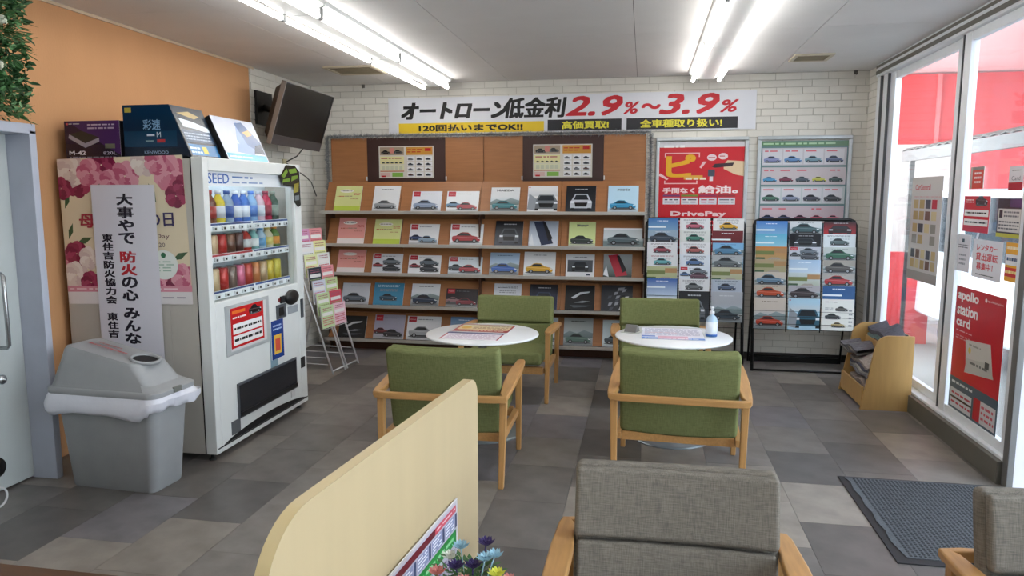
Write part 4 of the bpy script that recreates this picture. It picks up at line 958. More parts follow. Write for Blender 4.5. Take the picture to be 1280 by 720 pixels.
rows = [
 (SZ[0], [(-3.003, .285, .28, ('form', YG), 'yellow green form brochure'), (-2.59, .28, .28, ('car', '#dcdfe2', '#8d9298', '#222222'), 'pale grey brochure with a silver car'),
  (-2.161, .31, .22, ('rcar', '#d5dae2', '#7f8ea8'), 'low white brochure with red square and blue picture'), (-1.785, .33, .22, ('rcar2', WH, '#9c3a46', '#5f7f9c'), 'white brochure with red square, red and blue cars'),
  (-1.356, .29, .26, ('photo', '#d9dde0', '#27707a', '#20262c', 'MAZDA'), 'white topped brochure with a teal car'), (-.979, .295, .275, ('white_front', '#e2e3e5', '#6c7278'), 'white brochure with a close up white car'),
  (-.605, .29, .275, ('dark', '#2a3038', '#b9bec8'), 'black brochure with a white car from the front'), (-.197, .29, .275, ('car', '#b3d3e6', '#2a86b0', '#5a6a78', 'mazda'), 'light blue brochure with a blue coupe')]),
 (SZ[1], [(-2.974, .29, .287, ('form', PK_), 'pink form brochure'), (-2.585, .29, .27, ('form', YG), 'yellow green form brochure'), (-2.191, .31, .221, ('rcar2', WH, '#7f97ac', '#223a66'), 'white brochure with a red square and a navy car'),
  (-1.747, .34, .224, ('rcar', WH, '#9c2430'), 'white brochure with a large red car'), (-1.316, .28, .261, ('dark', '#363c48', '#4c525a'), 'dark brochure with an off road car'), (-.969, .29, .263, ('diag', '#cfd6e0', '#26304a', '#9aa6b8'), 'pale brochure with a dark diagonal car'),
  (-.586, .26, .257, ('car', '#cfdc9a', '#2f3a38', '#2a2a2a', 'Blazer'), 'lime green brochure with a small dark car'), (-.187, .385, .193, ('land', '', '#4e5f66'), 'wide low brochure with a grey car by water')]),
 (SZ[2], [(-2.983, .30, .247, ('form', PK_), 'pink form brochure'), (-2.588, .32, .208, ('rcars', '#c9ced6', '#8a2c38', '#2a3038'), 'white red-square brochure with a blue one behind'), (-2.188, .34, .196, ('rcars', WH, '#8a2c38', '#30363e'), 'white brochure with red square and several cars'),
  (-1.762, .35, .185, ('rcar2', '#d2dde6', '#9c3440', '#4a545c'), 'low white red-square brochure with two cars'), (-1.361, .30, .235, ('photo', '#a9c2dc', '#2a5aa8', '#5a6a88'), 'sky blue brochure with a blue car'), (-1.004, .315, .249, ('car', '#e2e4e6', '#c79a2c', '#50545a'), 'white brochure with a yellow car'),
  (-.602, .28, .229, ('frame', '#d8dade', '#2a2c30'), 'white framed brochure with a dark car picture'), (-.238, .275, .235, ('diag', '#2c3a34', '#a8283a', '#a8b0b4'), 'dark brochure with a red diagonal car')]),
 (SZ[3], [(-2.945, .30, .229, ('car', '#c5cad4', '#58626e', '#2c2c2c'), 'grey white brochure with a grey car'), (-2.583, .32, .238, ('text', '#3f88ac', '#2c4a5c', '#c8e0ea'), 'blue brochure with a dark car'), (-2.189, .30, .238, ('photo', '#dfe4ea', '#23344c', '#5a6470'), 'white edged brochure with a blue landscape'),
  (-1.802, .33, .194, ('rcar2', '#1c1620', '#7a2a38', '#8a6a70'), 'black brochure with a red square and a red car'), (-1.333, .28, .258, ('text', '#d2d6e0', '#4a7aa0', '#5a5e6a'), 'white topped brochure half hidden by a green chair'), (-.966, .28, .258, ('dark', '#1d2c54', '#30405c'), 'navy brochure beside the green chair'),
  (-.602, .29, .258, ('lines', '#101216'), 'black brochure with a car drawn in light lines'), (-.24, .305, .267, ('bw', '#2a2e36', '', ''), 'black and white patterned brochure')]),
 (SZ[4], [(-2.99, .30, .236, ('lines', '#1c2024'), 'black brochure behind the white pamphlet rack'), (-2.587, .33, .259, ('rcar2', '#a8a8bc', '#2a2c34', '#6a2c34'), 'lilac grey brochure with two dark cars'), (-2.212, .36, .252, ('rcar', WH, '#9a9ea4'), 'white brochure with a red square and a silver car'),
  (-1.793, .28, .257, ('sky', '#5a86b4', '#b8c8d8', '#8a4a3c'), 'blue brochure behind the left table'), (-1.362, .29, .271, ('car', '#d0d3d8', '#50606c'), 'grey brochure hidden behind the green chair'), (-.972, .30, .28, ('car', '#d0d4da', '#606870'), 'pale brochure beside the arm of the green chair'),
  (-.614, .29, .285, ('photo', '#b4bdbd', '#506a62', '#3c4446'), 'grey green brochure with a dark green car'), (-.23, .285, .273, ('car', '#c3d3da', '#3c4a54'), 'white and blue brochure beside the right chair')])]
tier_n = ['top', 'second', 'third', 'fourth', 'lowest']
pos_n = ['first', 'second', 'third', 'fourth', 'fifth', 'sixth', 'seventh', 'eighth']
br = random.Random(9)
TB = math.atan(.45)
for ri, (z, L) in enumerate(rows):
    for k, (x, w_, h, spec, lab) in enumerate(L):
        n = br.choice((1, 1, 2))
        S = cover(Sheet(w_, h, .006), *spec, sd=ri * 10 + k) if spec[0] != 'bw' else cover(Sheet(w_, h, .006), 'bw', spec[1], sd=3)
        o = S.build('brochure', paper, mx(x, 7.052 - .004, z + .0015, br.uniform(-.02, .02), TB - .01, 0)); tag(o, '%s, %s on the %s tier' % (lab, pos_n[k], tier_n[ri]), 'brochure', 'brochures on the teak wall shelf')
# notices in the brown panels
for x, lab in ((-2.425, 'left brown panel'), (-.805, 'right brown panel')):
    S = Sheet(.59, .325, .002); S.rect(0, 0, 1, 1, '#c9c4bc')
    r = random.Random(4)
    S.rect(.02, .72, .46, .97, '#9a8a78'); S.car(.04, .75, .18, '#2a2826', .16); S.car(.27, .77, .17, '#3a3c3a', .16); S.rect(.2, .78, .28, .94, '#c07a72'); S.rect(.5, .72, .98, .97, '#c08a3c'); S.lines(.52, .78, .8, .92, 2, '#a83a2c', 2); S.rect(.84, .84, .95, .93, '#b02a2c')
    S.rect(.02, .44, .46, .68, '#d5d09a'); S.lines(.04, .58, .44, .66, 1, '#a05a5a', 3); S.rect(.02, .24, .46, .42, '#cfcfae'); S.rect(.02, .2, .46, .23, '#b0643c')
    for i in range(5): S.car(.05 + i * .08, .46, .065, '#3c4244', .08); S.rect(.05 + i * .08, .26, .11 + i * .08, .38, '#b9bda8')
    S.rect(.02, .04, .2, .17, '#c8a8a4'); S.rect(.24, .04, .44, .17, '#7aa84c'); S.rect(.04, .03, .12, .08, '#b02a2c')
    for i in range(4):
        for j in range(3): S.rect(.52 + j * .16, .04 + i * .165, .655 + j * .16, .18 + i * .165, '#d8d8dc'); S.car(.53 + j * .16, .07 + i * .165, .10, r.choice(['#3a3f4a', '#5a3c3a', '#30343c', '#6a6c74']), .08)
    o = S.build('notice', film, mx(x, 7.268, 1.785)); tag(o, 'colourful printed car price notice on the %s of the shelf' % lab, 'notice', 'notices on the brown panels')
# tinsel garland
gr = random.Random(8); g = MB()
path = []
for i in range(220): path.append((SX0 - .03 + (SX1 - SX0 + .07) * i / 220, 7.26, 2.215))
for i in range(62): path.append((SX1 + .045, 7.26, 2.2 - i * .0135)); path.append((SX0 - .035, 7.26, 2.2 - i * .0135))
for (x, y, z) in path:
    for q in range(20):
        d = Vector((gr.gauss(0, 1), gr.gauss(0, 1), gr.gauss(0, 1))).normalized(); l = gr.uniform(.02, .05); s_ = d.cross(Vector((gr.gauss(0, 1), gr.gauss(0, 1), .3))).normalized() * .0028
        c = Vector((x + gr.uniform(-.008, .008), y + gr.uniform(-.01, .01), z + gr.uniform(-.008, .008)))
        g.add([c - s_, c + s_, c + d * l], [(0, 1, 2)])
ga = empty('tinsel_garland', 'silver tinsel garland draped over the top and sides of the wall shelf', 'garland', (0, 0, 0))
g.build('tinsel', tinsel, ga)['kind'] = 'stuff'
MB().tube([(SX0 - .035, 7.285, 1.36), (SX0 - .035, 7.285, 2.215), (SX1 + .045, 7.285, 2.215), (SX1 + .045, 7.285, 1.36)], .006, 6).build('cord', tinsel, ga)

# ================================================================ BANNER
S = Sheet(3.66, .365, .003, '#d8dae0')
S.rect(0, 0, 1, 1, '#d6d8df')
S.text('オートローン', .04, .42, .345, .85, '#121214', bold=.0032, shear=.25); S.text('低金利', .335, .40, .505, .93, '#121214', bold=.0023, shear=.15)
S.text('2.9', .505, .43, .655, .93, '#c01f2c', bold=.0028, shear=.3); S.text('%', .66, .45, .70, .76, '#c01f2c', bold=.0014, shear=.25)
S.text('～', .708, .57, .755, .70, '#c01f2c', bold=.0022); S.text('3.9', .755, .43, .905, .93, '#c01f2c', bold=.0028, shear=.3); S.text('%', .91, .45, .955, .76, '#c01f2c', bold=.0014, shear=.25)
S.rect(.03, .02, .445, .30, '#e3c22a'); S.text('120回払いまでOK!!', .09, .07, .385, .25, '#141414', bold=.0014)
S.rect(.455, .03, .655, .33, '#2b2b30'); S.text('高価買取!', .495, .08, .62, .28, '#dcd23c', bold=.0009)
S.rect(.668, .03, .955, .33, '#2b2b30'); S.text('全車種取り扱い!', .705, .08, .915, .28, '#dcd23c', bold=.0009)
o = S.build('loan_banner', vinyl, mx(-.80, 7.335, 2.235)); tag(o, 'long white auto loan banner with black and red lettering above the wall shelf', 'banner')

# ================================================================ FRAMED POSTERS
def framed(x0, x1, z0, z1, S, label, top):
    t = empty('framed_poster', label, 'poster', ((x0 + x1) / 2, 7.315, z0))
    a = (x1 - x0) / 2; h = z1 - z0; c = .035
    fm_ = MB()
    MB().box(-a, a, -.004, .02, 0, c).box(-a, a, -.004, .02, h - c, h).box(-a, -a + c, -.004, .02, c, h - c).box(a - c, a, -.004, .02, c, h - c).build('frame', mat('poster_frame', '#c3c9cc', .3, metal=.4), t, bev=.008)
    S.build('print', film, mx(0, .012, c * .8), t)
S = Sheet(.81, 1.10, .002)
S.rect(0, 0, 1, 1, '#c31d2a'); S.rect(0, .955, 1, 1, '#c9c6cc'); S.lines(.06, .94, .3, .985, 1, '#e8e8ec', 2)
def br2(x0, x1, y, up):
    S.rect(x0, y, x1, y + .008, '#e8b8bc'); S.rect(x0, y - (0 if up else .03), x0 + .012, y + (.03 if up else 0), '#e8b8bc'); S.rect(x1 - .012, y - (0 if up else .03), x1, y + (.03 if up else 0), '#e8b8bc')
br2(.07, .48, .90, False); br2(.07, .46, .635, True)
S.text('ピ', .10, .70, .42, .885, '#e0a822', bold=.015)
S.ell(.62, .865, .055, .028, '#e0c8cc'); S.ell(.75, .875, .055, .028, '#e0c8cc'); S.lines(.58, .855, .66, .872, 1, '#b02a34', 4); S.lines(.71, .867, .79, .884, 1, '#b02a34', 5)
S.poly([(.76, .80), (.80, .84), (1, .83), (1, .70), (.9, .715), (.76, .765)], '#d9bf9c'); S.poly([(.62, .785), (.66, .81), (.88, .82), (.86, .79), (.66, .775)], '#3a2a30'); S.rect(.58, .70, .66, .76, '#3e4454'); S.rect(.6, .66, .64, .7, '#d8d0d8'); S.rect(.3, .675, .52, .71, '#d8a03a'); S.lines(.32, .66, .56, .7, 1, '#e8d8c0', 7)
S.poly([(.48, .78), (.52, .83), (.56, .83), (.5, .77)], '#e8b8bc'); S.poly([(.0, .71), (.1, .67), (.12, .68), (.02, .73)], '#e8b8bc')
S.text('手間なく', .06, .555, .43, .60, '#eecfd2', bold=.004); S.text('給油。', .48, .555, .93, .62, '#f0dcde', bold=.006)
for i in range(4): S.rect(.06 + i * .215, .455, .26 + i * .215, .515, '#d5d2d8'); S.lines(.08 + i * .215, .465, .24 + i * .215, .505, 2, ('#2a2a30', '#3a3c44', '#b03440', '#50545c')[i], i); S.rect(.06 + i * .215, .525, .26 + i * .215, .54, ('#6a3c6c', '#6a8a3c', '#8c2a50', '#8c2430')[i])
S.text('DrivePay', .16, .342, .80, .392, '#ecc8cc', bold=.005)
S.lines(.1, .05, .9, .33, 7, '#e8b8bc', 9)
framed(.105, .975, .99, 2.165, S, 'red framed poster with a yellow character hanging above the left wire rack', 0)
S = Sheet(.79, 1.10, .002)
S.rect(0, 0, 1, 1, '#5f7a7c'); S.rect(0, .955, 1, .995, '#5c7f60'); S.lines(.03, .96, .85, .99, 1, '#a9c8a4', 3)
r = random.Random(12)
pal = [['#7a80a8', '#5a7fae', '#6a8a98', '#4a5674'], ['#3f8ab8', '#6c2a40', '#46525c', '#b0b04a', '#26403e'], ['#3f6a5c', '#8088a0', '#4a4c5a', '#3f4448'], ['#22305c', '#2c3458', '#6a2c44', '#b04a60', '#c07080'], ['#3c506c', '#34425c', '#4a5c74', '#5a6a4a', '#2f4c7a'], ['#556', '#667', '#445', '#557', '#556']]
for i in range(6):
    y1_ = .94 - i * .165; S.rect(.02, y1_ - .148, .98, y1_, ['#b9b6bc', '#bdb4b8', '#b3bcbe', '#bdacb4', '#5f7284', '#8f959c'][i]); n = len(pal[i])
    for j in range(n):
        w_ = .94 / n
        if n == 4: S.rect(.03 + j * w_, y1_ - .14, .03 + (j + .93) * w_, y1_ - .01, '#c9c8ce')
        S.car(.03 + j * w_ + .01, y1_ - .125, w_ * .86, pal[i][j], .065)
        if r.random() < .8: S.lines(.05 + j * w_, y1_ - .04, .03 + (j + .7) * w_, y1_ - .015, 1, '#c8606a', j + i)
framed(1.055, 1.905, .99, 2.165, S, 'framed poster with rows of small cars hanging above the right wire rack', 0)

# ================================================================ WIRE MAGAZINE RACKS
def wire_rack(x0, x1, label, missing_low):
    t = empty('wire_rack', label, 'rack', (x0, 6.83, 0), 0, 'black wire magazine racks')
    W = x1 - x0; zt = 1.385
    def yz(z): return .02 + (z / zt) * .20       # the front frame leans back
    pts = [(0, 0, 0)] + [(0, yz(z), z) for z in (.4, .8, 1.2, zt - .05)] + [(.015, yz(zt), zt - .015), (.05, yz(zt), zt), (W - .05, yz(zt), zt), (W - .015, yz(zt), zt - .015)] + [(W, yz(z), z) for z in (zt - .05, 1.2, .8, .4)] + [(W, 0, 0)]
    MB().tube(pts, .015, 8).build('front_frame', wire_b, t)
    MB().tube([(0, .0, .012), (W, .0, .012)], .009, 8).build('foot_bar', wire_b, t)
    for xx in (0.02, W - .02): MB().tube([(xx, .23, 1.2), (xx, .42, .0)], .010, 8).build('rear_leg', wire_b, t)
    MB().tube([(0.02, .42, .06), (W - .02, .42, .06)], .008, 8).build('rear_bar', wire_b, t)
    MB().box(0.03, W - .03, .41, .43, .0, .05).build('rear_rail', wire_b, t)
    for xx in (W / 3, 2 * W / 3): MB().tube([(xx, yz(z), z) for z in (.36, .8, 1.36)], .005, 6).build('divider', wire_b, t)
    for k in range(7):
        z = 1.085 - k * .1165
        if k < 7 - missing_low:
            MB().tube([(0.0, yz(z) + .01, z), (.0, yz(z) - .03, z), (W, yz(z) - .03, z), (W, yz(z) + .01, z)], .003, 6).tube([(.0, yz(z) - .028, z + .05), (W, yz(z) - .028, z + .05)], .002, 5).build('pocket_wire', wire_b, t)
    return yz
ty = ['top', 'second', 'third', 'fourth', 'fifth', 'sixth', 'lowest']; cn_ = ['left', 'middle', 'right']
RK1 = [[('sky', '#2f6aa8', '#8fb4cc', '#c8d4dc', 'blue and white'), ('photo', '#8fa4b8', '#2e3c4c', '#e0e4ea', 'grey blue car'), ('text', '#d8dade', '#8a3a4a', '#70747c', 'white text'), ('text', '#d4d8dc', '#5a9aa4', '#a05a60', 'white and teal'), ('road', '#b0b48c', '#5a6448', '', 'green road'), ('sky', '#1f56a8', '#c8dae8', '#dfe6ee', 'bright blue and white'), None],
       [('text', '#d8dade', '#b05a70', '#70747c', 'white with red car'), ('text', '#cfd4d2', '#3a7a6c', '#5a6a6c', 'white with green car'), ('text', '#dcdee2', '#a05a5a', '#80848c', 'white printed'), ('text', '#d2dae4', '#4a6a9a', '#30343c', 'white bold lettered'), ('rcars', '#cfd8e2', '#4a6f9c', '#5a3c4c', 'white and blue cars'), ('text', '#d4d6da', '#606468', '#40444a', 'plain white lettered'), ('dark', '#3c4048', '#6a7078', '', 'dark grey')],
       [('text', '#dcdcdc', '#d0a028', '#60646c', 'white with yellow car'), ('sky', '#6c1c24', '#5c1820', '#7c2028', 'dark red'), ('photo', '#7ab0d8', '#4a7a9c', '#1d4a8c', 'sky blue'), ('photo', '#a8acb0', '#5c6468', '#50565c', 'grey car'), ('road', '#b8b8a0', '#7c8c3c', '', 'pale olive'), ('text', '#a9b4c4', '#4a5a74', '#26344c', 'grey blue lettered'), ('photo', '#a8acb4', '#34404c', '#c8ccd0', 'grey with dark car')]]
RK2 = [[('sky', '#3f72b8', '#8fc0dc', '#8fb4cc', 'blue sky'), ('sky', '#58a8c8', '#9fd0dc', '#6a9ab0', 'turquoise sea'), ('road', '#c07a3a', '#8a6a48', '', 'autumn road'), ('road', '#a8967a', '#b07a30', '', 'brown landscape'), ('photo', '#c2b8ae', '#5a7890', '#9a6a50', 'beige with a grey car'), ('photo', '#b8aea0', '#b04a28', '#8a7a6a', 'beige with an orange car'), ('photo', '#c8beb4', '#b03a20', '#6a5a50', 'large orange car')],
       [('photo', '#c8ccd0', '#3f5a60', '#50585c', 'grey with a green car'), ('dark', '#15181e', '#3c424a', '', 'black'), ('rcars', '#b9bec8', '#5a6068', '#4a4f58', 'grey with white cars'), ('sky', '#9fbcd8', '#cfdae4', '#8aa0a8', 'pale sky'), ('road', '#c0ccd0', '#54703c', '', 'grassy field'), ('photo', '#a8a4ac', '#40383c', '#60646c', 'mauve grey'), ('white_front', '#a9cce0', '#2c5a70', '', 'light blue with a car front')],
       [('dark', '#a81e28', '#30121a', '', 'red and black'), ('text', '#c8d0d4', '#4a5c60', '#384448', 'white with a grey car'), ('photo', '#b4bcba', '#2c5c48', '#5a6664', 'grey with a dark green car'), ('photo', '#98948c', '#4c4a48', '#6a6864', 'brown grey'), ('photo', '#a09c98', '#9c2c30', '#787470', 'grey with a red car'), ('sky', '#1f4f84', '#245a90', '#1c4878', 'deep blue'), ('multi', '#dcdcd8', '', '', 'white with three cars')]]
yzf = None
for (x0, x1, RK, nm, ml) in ((.035, .925, RK1, 'left', 0), (1.015, 1.90, RK2, 'right', 0)):
    yz = wire_rack(x0, x1, 'black wire magazine rack on the %s, full of car brochures' % nm, ml)
    W = x1 - x0
    for c in range(3):
        for k in range(7):
            it = RK[c][k]
            if it is None: continue
            kind, bg_, c1_, c2_, lab = it
            z = 1.085 - k * .1165 + (0.02 if nm == 'left' else 0)
            if nm == 'left': z += .0 + k * .004
            h = .285; w_ = W / 3 - .02
            S = Sheet(w_, h, .005)
            if k < 6 and kind not in ('sky', 'road'): S.rect(0, 0, 1, 1, bg_); S.oy = .56; S.ys = .44
            elif kind in ('sky', 'road'): S.oy = .3; S.ys = .7
            if kind in ('dark', 'white_front'): cover(S, kind, bg_, c1_, sd=k + c)
            elif kind == 'multi': cover(S, 'multi', bg_, sd=3)
            elif kind == 'road': cover(S, 'road', bg_, c1_, sd=k)
            else: cover(S, kind, bg_, c1_, c2_, sd=k * 3 + c)
            xx = x0 + W / 6 + c * W / 3 + br.uniform(-.004, .004)
            o = S.build('magazine', paper, mx(xx, 6.83 + yz(z) - .022, z + .003, 0, R(3.5), 0))
            tag(o, '%s magazine, %s in the %s column of the %s rack' % (lab, ty[k] if k else 'topmost', cn_[c], nm), 'magazine', 'magazines in the %s wire rack' % nm)

# ================================================================ WHITE PAMPHLET RACK (front looks along +X)
ps = empty('pamphlet_rack', 'white wire pamphlet rack leaning between the vending machine and the wall shelf', 'rack', (-2.68, 6.19, 0), R(-5))
# local: x runs away from the viewer side (negative = back), y along the rack
def prx(z): return -.42 * z / 1.3
for yy in (-.24, -.02, .02, .24):
    MB().tube([(0, yy, 0.01), (prx(1.28), yy, 1.28)], .008, 6).build('front_rod', wire_w, ps)
for z in (1.28, .04): MB().tube([(prx(z), -.24, z), (prx(z), .24, z)], .007, 6).build('cross_rod', wire_w, ps)
for yy in (-.24, .24): MB().tube([(-.33, yy, 1.1), (-.60, yy, .01)], .007, 6).build('rear_rod', wire_w, ps)
MB().tube([(-.6, -.24, .02), (-.6, .24, .02)], .006, 6).build('rear_foot', wire_w, ps)
for z in (.10, .16): MB().tube([(prx(z) - .02, -.24, z), (-.55, -.24, z), (-.55, .24, z), (prx(z) - .02, .24, z)], .004, 6).build('lower_tray', wire_w, ps)
PM = [['#c58cb4', '#dfe0e4', '#d9dfa8', '#2c3440', '#c8ccdc', '#b8cc98', '#bcd0a0'], ['#d48c90', '#dede9c', '#d8dad8', '#d88a90', '#b8ce94', '#c44a5c', '#e0b8c4']]
for c in range(2):
    for k in range(7):
        z = 1.10 - k * .115; col_ = PM[c][k]
        MB().tube([(prx(z) - .01, (c - 1) * .22 + .01, z), (prx(z) + .045, (c - 1) * .22 + .01, z), (prx(z) + .045, (c - 1) * .22 + .21, z), (prx(z) - .01, (c - 1) * .22 + .21, z)], .003, 5).build('pocket_wire', wire_w, ps)
        S = Sheet(.19, .20, .012, '#d8d8d8'); S.rect(0, 0, 1, 1, col_); S.rect(.1, .55, .9, .7, '#e2e0de'); S.lines(.15, .74, .85, .92, 2, '#a05a6a', k); S.lines(.1, .1, .9, .5, 4, ('#c05060', '#8a9a6a')[k % 2], k + 3)
        o = S.build('pamphlet', paper)
        cnm = {'#c58cb4': 'purple', '#dfe0e4': 'white', '#d9dfa8': 'pale yellow', '#2c3440': 'dark', '#c8ccdc': 'pale lilac', '#b8cc98': 'light green', '#bcd0a0': 'mint green', '#d48c90': 'salmon pink', '#dede9c': 'cream yellow', '#d8dad8': 'white', '#d88a90': 'coral pink', '#b8ce94': 'green', '#c44a5c': 'crimson', '#e0b8c4': 'light pink'}[col_]
        o.matrix_world = Matrix.Translation((-2.68, 6.19, 0)) @ Matrix.Rotation(R(-5), 4, 'Z') @ Matrix.Translation((prx(z) + .030, (c - 1) * .22 + .11, z + .004)) @ Matrix.Rotation(pi / 2 - R(6), 4, 'Z') @ Matrix.Rotation(-R(5), 4, 'X')
        tag(o, '%s pamphlet, %s in the %s column of the white rack' % (cnm, ty[k] if k else 'topmost', ('near', 'far')[c]), 'pamphlet', 'pamphlets in the white rack')

# ================================================================ WOODEN NEWSPAPER BOX
nb = empty('newspaper_box', 'light wooden newspaper box with quarter round sides below the window', 'rack', (1.83, 6.0, 0))
def side(y):
    p = [(-.19, 0), (.16, 0), (.16, .57)]
    p += [(.02 - .0 + .0 - .10 * sin(a) - .03, .57 - .10 * (1 - cos(a)) - .0) for a in [i * pi / 2 / 8 for i in range(9)]]
    MB().prism(p, 1, y, y + .022).build('side_panel', boxwood, nb, bev=.002)
side(-.31); side(.29)
for z0, z1, x0, x1 in ((.0, .17, -.17, -.155), (.19, .33, -.09, -.076), (.34, .47, -.0, .014)):
    MB().box(x0 - .01, x0 + .004, -.288, .29, z0 + .02, z1).build('front_slat', boxwood, nb, bev=.002)
MB().box(-.165, .15, -.288, .29, .02, .035).box(-.09, .15, -.288, .29, .19, .205).box(.0, .15, -.288, .29, .34, .355).build('shelf_board', boxwood, nb)
MB().box(.145, .158, -.288, .29, .02, .56).build('back_panel', boxwood, nb)
def paper_stack(x, y, z, l, wd, h, rz, tilt, label, cols):
    t = empty('newspaper', label, 'newspaper', (x, y, z), rz, 'newspapers in the wooden box')
    for i in range(4):
        m = MB(); n = 8; vs = []; fs = []
        for a in range(n + 1):
            u = a / n
            for b_ in (0, 1):
                vs.append((-wd / 2 + wd * b_, -l / 2 + l * u, i * h / 4 + .03 * sin(u * 9 + i * 1.3) * (.4 + .6 * b_) + tilt * b_ * wd))
        for a in range(n): fs.append((2 * a, 2 * a + 1, 2 * a + 3, 2 * a + 2))
        k = len(vs); vs += [(v[0], v[1], v[2] - h / 5) for v in vs]; f2 = [tuple(q + k for q in f)[::-1] for f in fs]
        ed = []
        for a in range(n): ed += [(2 * a, 2 * a + 2, 2 * a + 2 + k, 2 * a + k), (2 * a + 1, 2 * a + 3, 2 * a + 3 + k, 2 * a + 1 + k)]
        m.add(vs, fs + f2 + ed).build('section', mat('news_' + cols[i % len(cols)], cols[i % len(cols)], .8, var=.25, scale=40, stretch=(1, 6, 1)), t)
NC = ['#8d8c94', '#c0beb8', '#5a5a6c', '#b0a49c']
paper_stack(1.745, 5.93, .25, .48, .13, .10, 0, .5, 'ruffled grey newspapers in the middle tier of the wooden box', NC)
paper_stack(1.72, 6.10, .375, .36, .16, .05, R(6), .1, 'grey newspapers sticking out of the back of the wooden box', ['#8a8884', '#6c6a70', '#9a9690', '#77757c'])
paper_stack(1.90, 6.02, .42, .50, .14, .16, 0, .35, 'colour printed newspapers standing in the top tier of the wooden box', ['#8c8490', '#8a4a50', '#7c9a9c', '#5c5a64'])
paper_stack(1.72, 5.92, .09, .44, .08, .12, 0, .2, 'folded newspapers in the lowest tier of the wooden box', ['#8c8490', '#b4b0ae', '#5c5870', '#a0928c'])

# ================================================================ STICKERS AND POSTERS ON THE WINDOW (they look along -X)
def stick(name, y0, y1, z0, z1, S_, label, x=None, cat='sticker', group=None):
    o = S_.build(name, film, mx(x or XR + .010, (y0 + y1) / 2, z0, -pi / 2)); return tag(o, label, cat, group)
def SH_(y0, y1, z0, z1): return Sheet(abs(y1 - y0), z1 - z0, .0012)
a = (4.91, 5.10, 1.645, 1.78); S = SH_(*a); S.rect(.15, 0, .95, .9, '#c8341f'); S.rect(.15, .86, .95, 1, '#8a8884'); S.lines(.3, .2, .8, .8, 3, '#f0e2dc', 1); S.rect(0, 0, .15, 1, '#b0a8a0'); stick('sticker', *a, S, 'small orange red sticker high on the window, left of two')
a = (4.44, 4.60, 1.63, 1.765); S = SH_(*a); S.rect(0, .3, 1, 1, '#cfcfd4'); S.rect(0, 0, 1, .34, '#a81c2c'); S.text('Card', .2, .42, .8, .6, '#50545c'); S.lines(.2, .78, .8, .88, 1, '#888', 2); stick('sticker', *a, S, 'small white and dark red sticker high on the window, right of two')
a = (4.80, 5.16, 1.375, 1.60); S = SH_(*a); S.rect(0, 0, 1, 1, '#c42430'); S.car(.45, .74, .45, '#3a1a20', .2); S.rect(.04, .44, .96, .62, '#e2e0e0'); S.rect(.04, .18, .96, .36, '#e2e0e0'); S.lines(.08, .48, .92, .58, 1, '#2a2a2a', 1); S.lines(.08, .22, .92, .32, 1, '#2a2a2a', 2); S.lines(.06, .8, .4, .92, 2, '#f0c8c8', 3); stick('flyer', *a, S, 'red flyer with two white bands stuck on the window', cat='flyer')
a = (4.42, 4.70, 1.365, 1.585); S = SH_(*a); S.rect(0, 0, 1, 1, '#35303c'); S.rect(.5, .78, 1, 1, '#4c2c5c'); S.rect(.04, .14, .96, .74, '#c9c7c4'); S.rect(.08, .5, .22, .7, '#30343c'); S.lines(.28, .5, .9, .7, 2, '#6a6a70', 2); S.lines(.08, .18, .92, .44, 3, '#55585f', 3); S.rect(0, 0, 1, .1, '#b8b43c'); stick('flyer', *a, S, 'dark flyer with a grey table and a yellow lower edge on the window', cat='flyer')
a = (5.02, 5.24, 1.115, 1.355); S = SH_(*a); S.rect(0, 0, 1, 1, '#d2d2dc'); S.rect(.42, .78, .58, .88, '#30343c'); S.lines(.2, .62, .85, .74, 2, '#4a4e58', 1); S.lines(.3, .15, .75, .5, 3, '#8a8e98', 2); S.rect(0, .0, .03, 1, '#9a9aa8'); stick('notice', *a, S, 'narrow white notice low on the window beside the window frame', cat='notice')
a = (4.60, 4.98, 1.10, 1.335); S = SH_(*a); S.rect(0, 0, 1, 1, '#dcdce6'); S.text('レンタカー', .14, .72, .84, .88, '#c43444', bold=.004); S.text('貸出運転', .12, .46, .86, .66, '#c43444', bold=.004); S.text('募集中！', .16, .22, .72, .40, '#c43444', bold=.004); S.lines(.15, .06, .8, .12, 1, '#50545c', 3); stick('rental_notice', *a, S, 'white rental car notice with red writing on the window', cat='notice')
a = (4.405, 4.56, 1.12, 1.34); S = SH_(*a); S.rect(0, 0, 1, 1, '#e0a02c'); S.rect(0, .42, 1, .7, '#e0e0e4'); S.lines(.05, .78, .95, .94, 1, '#f0e4c0', 1); S.lines(.1, .48, .9, .66, 1, '#30466c', 2); S.rect(0, .12, 1, .36, '#c83a34'); S.lines(.05, .16, .95, .32, 1, '#f0e090', 3); stick('flyer', *a, S, 'yellow and orange flyer at the right edge of the window', cat='flyer')
a = (4.50, 5.17, .20, 1.02); S = SH_(*a)
S.rect(0, 0, 1, 1, '#c01a28'); S.rect(0, 0, 1, .27, '#4c5c68')
S.text('apollo', .05, .88, .48, .97, '#efe8e8', bold=.006); S.text('station', .05, .78, .48, .86, '#efe8e8', bold=.004); S.text('card', .05, .69, .34, .76, '#efe8e8', bold=.004)
S.lines(.06, .64, .4, .66, 1, '#e0a0a4', 1); S.lines(.06, .58, .36, .62, 2, '#d08088', 2); S.text('apollostation', .66, .935, .95, .955, '#f0d8d8'); S.ell(.63, .945, .02, .016, '#f0d8d8', 10)
S.poly([(.33, .36), (.86, .42), (.78, .64), (.28, .60)], '#c8c4be'); S.poly([(.30, .345), (.88, .40), (.80, .50), (.33, .46)], '#b8b4ae'); S.lines(.4, .42, .75, .46, 1, '#6a6a68', 3); S.rect(.7, .45, .78, .5, '#50504e'); S.ell(.38, .53, .03, .025, '#c8b060', 10); S.lines(.36, .56, .6, .59, 1, '#989690', 5)
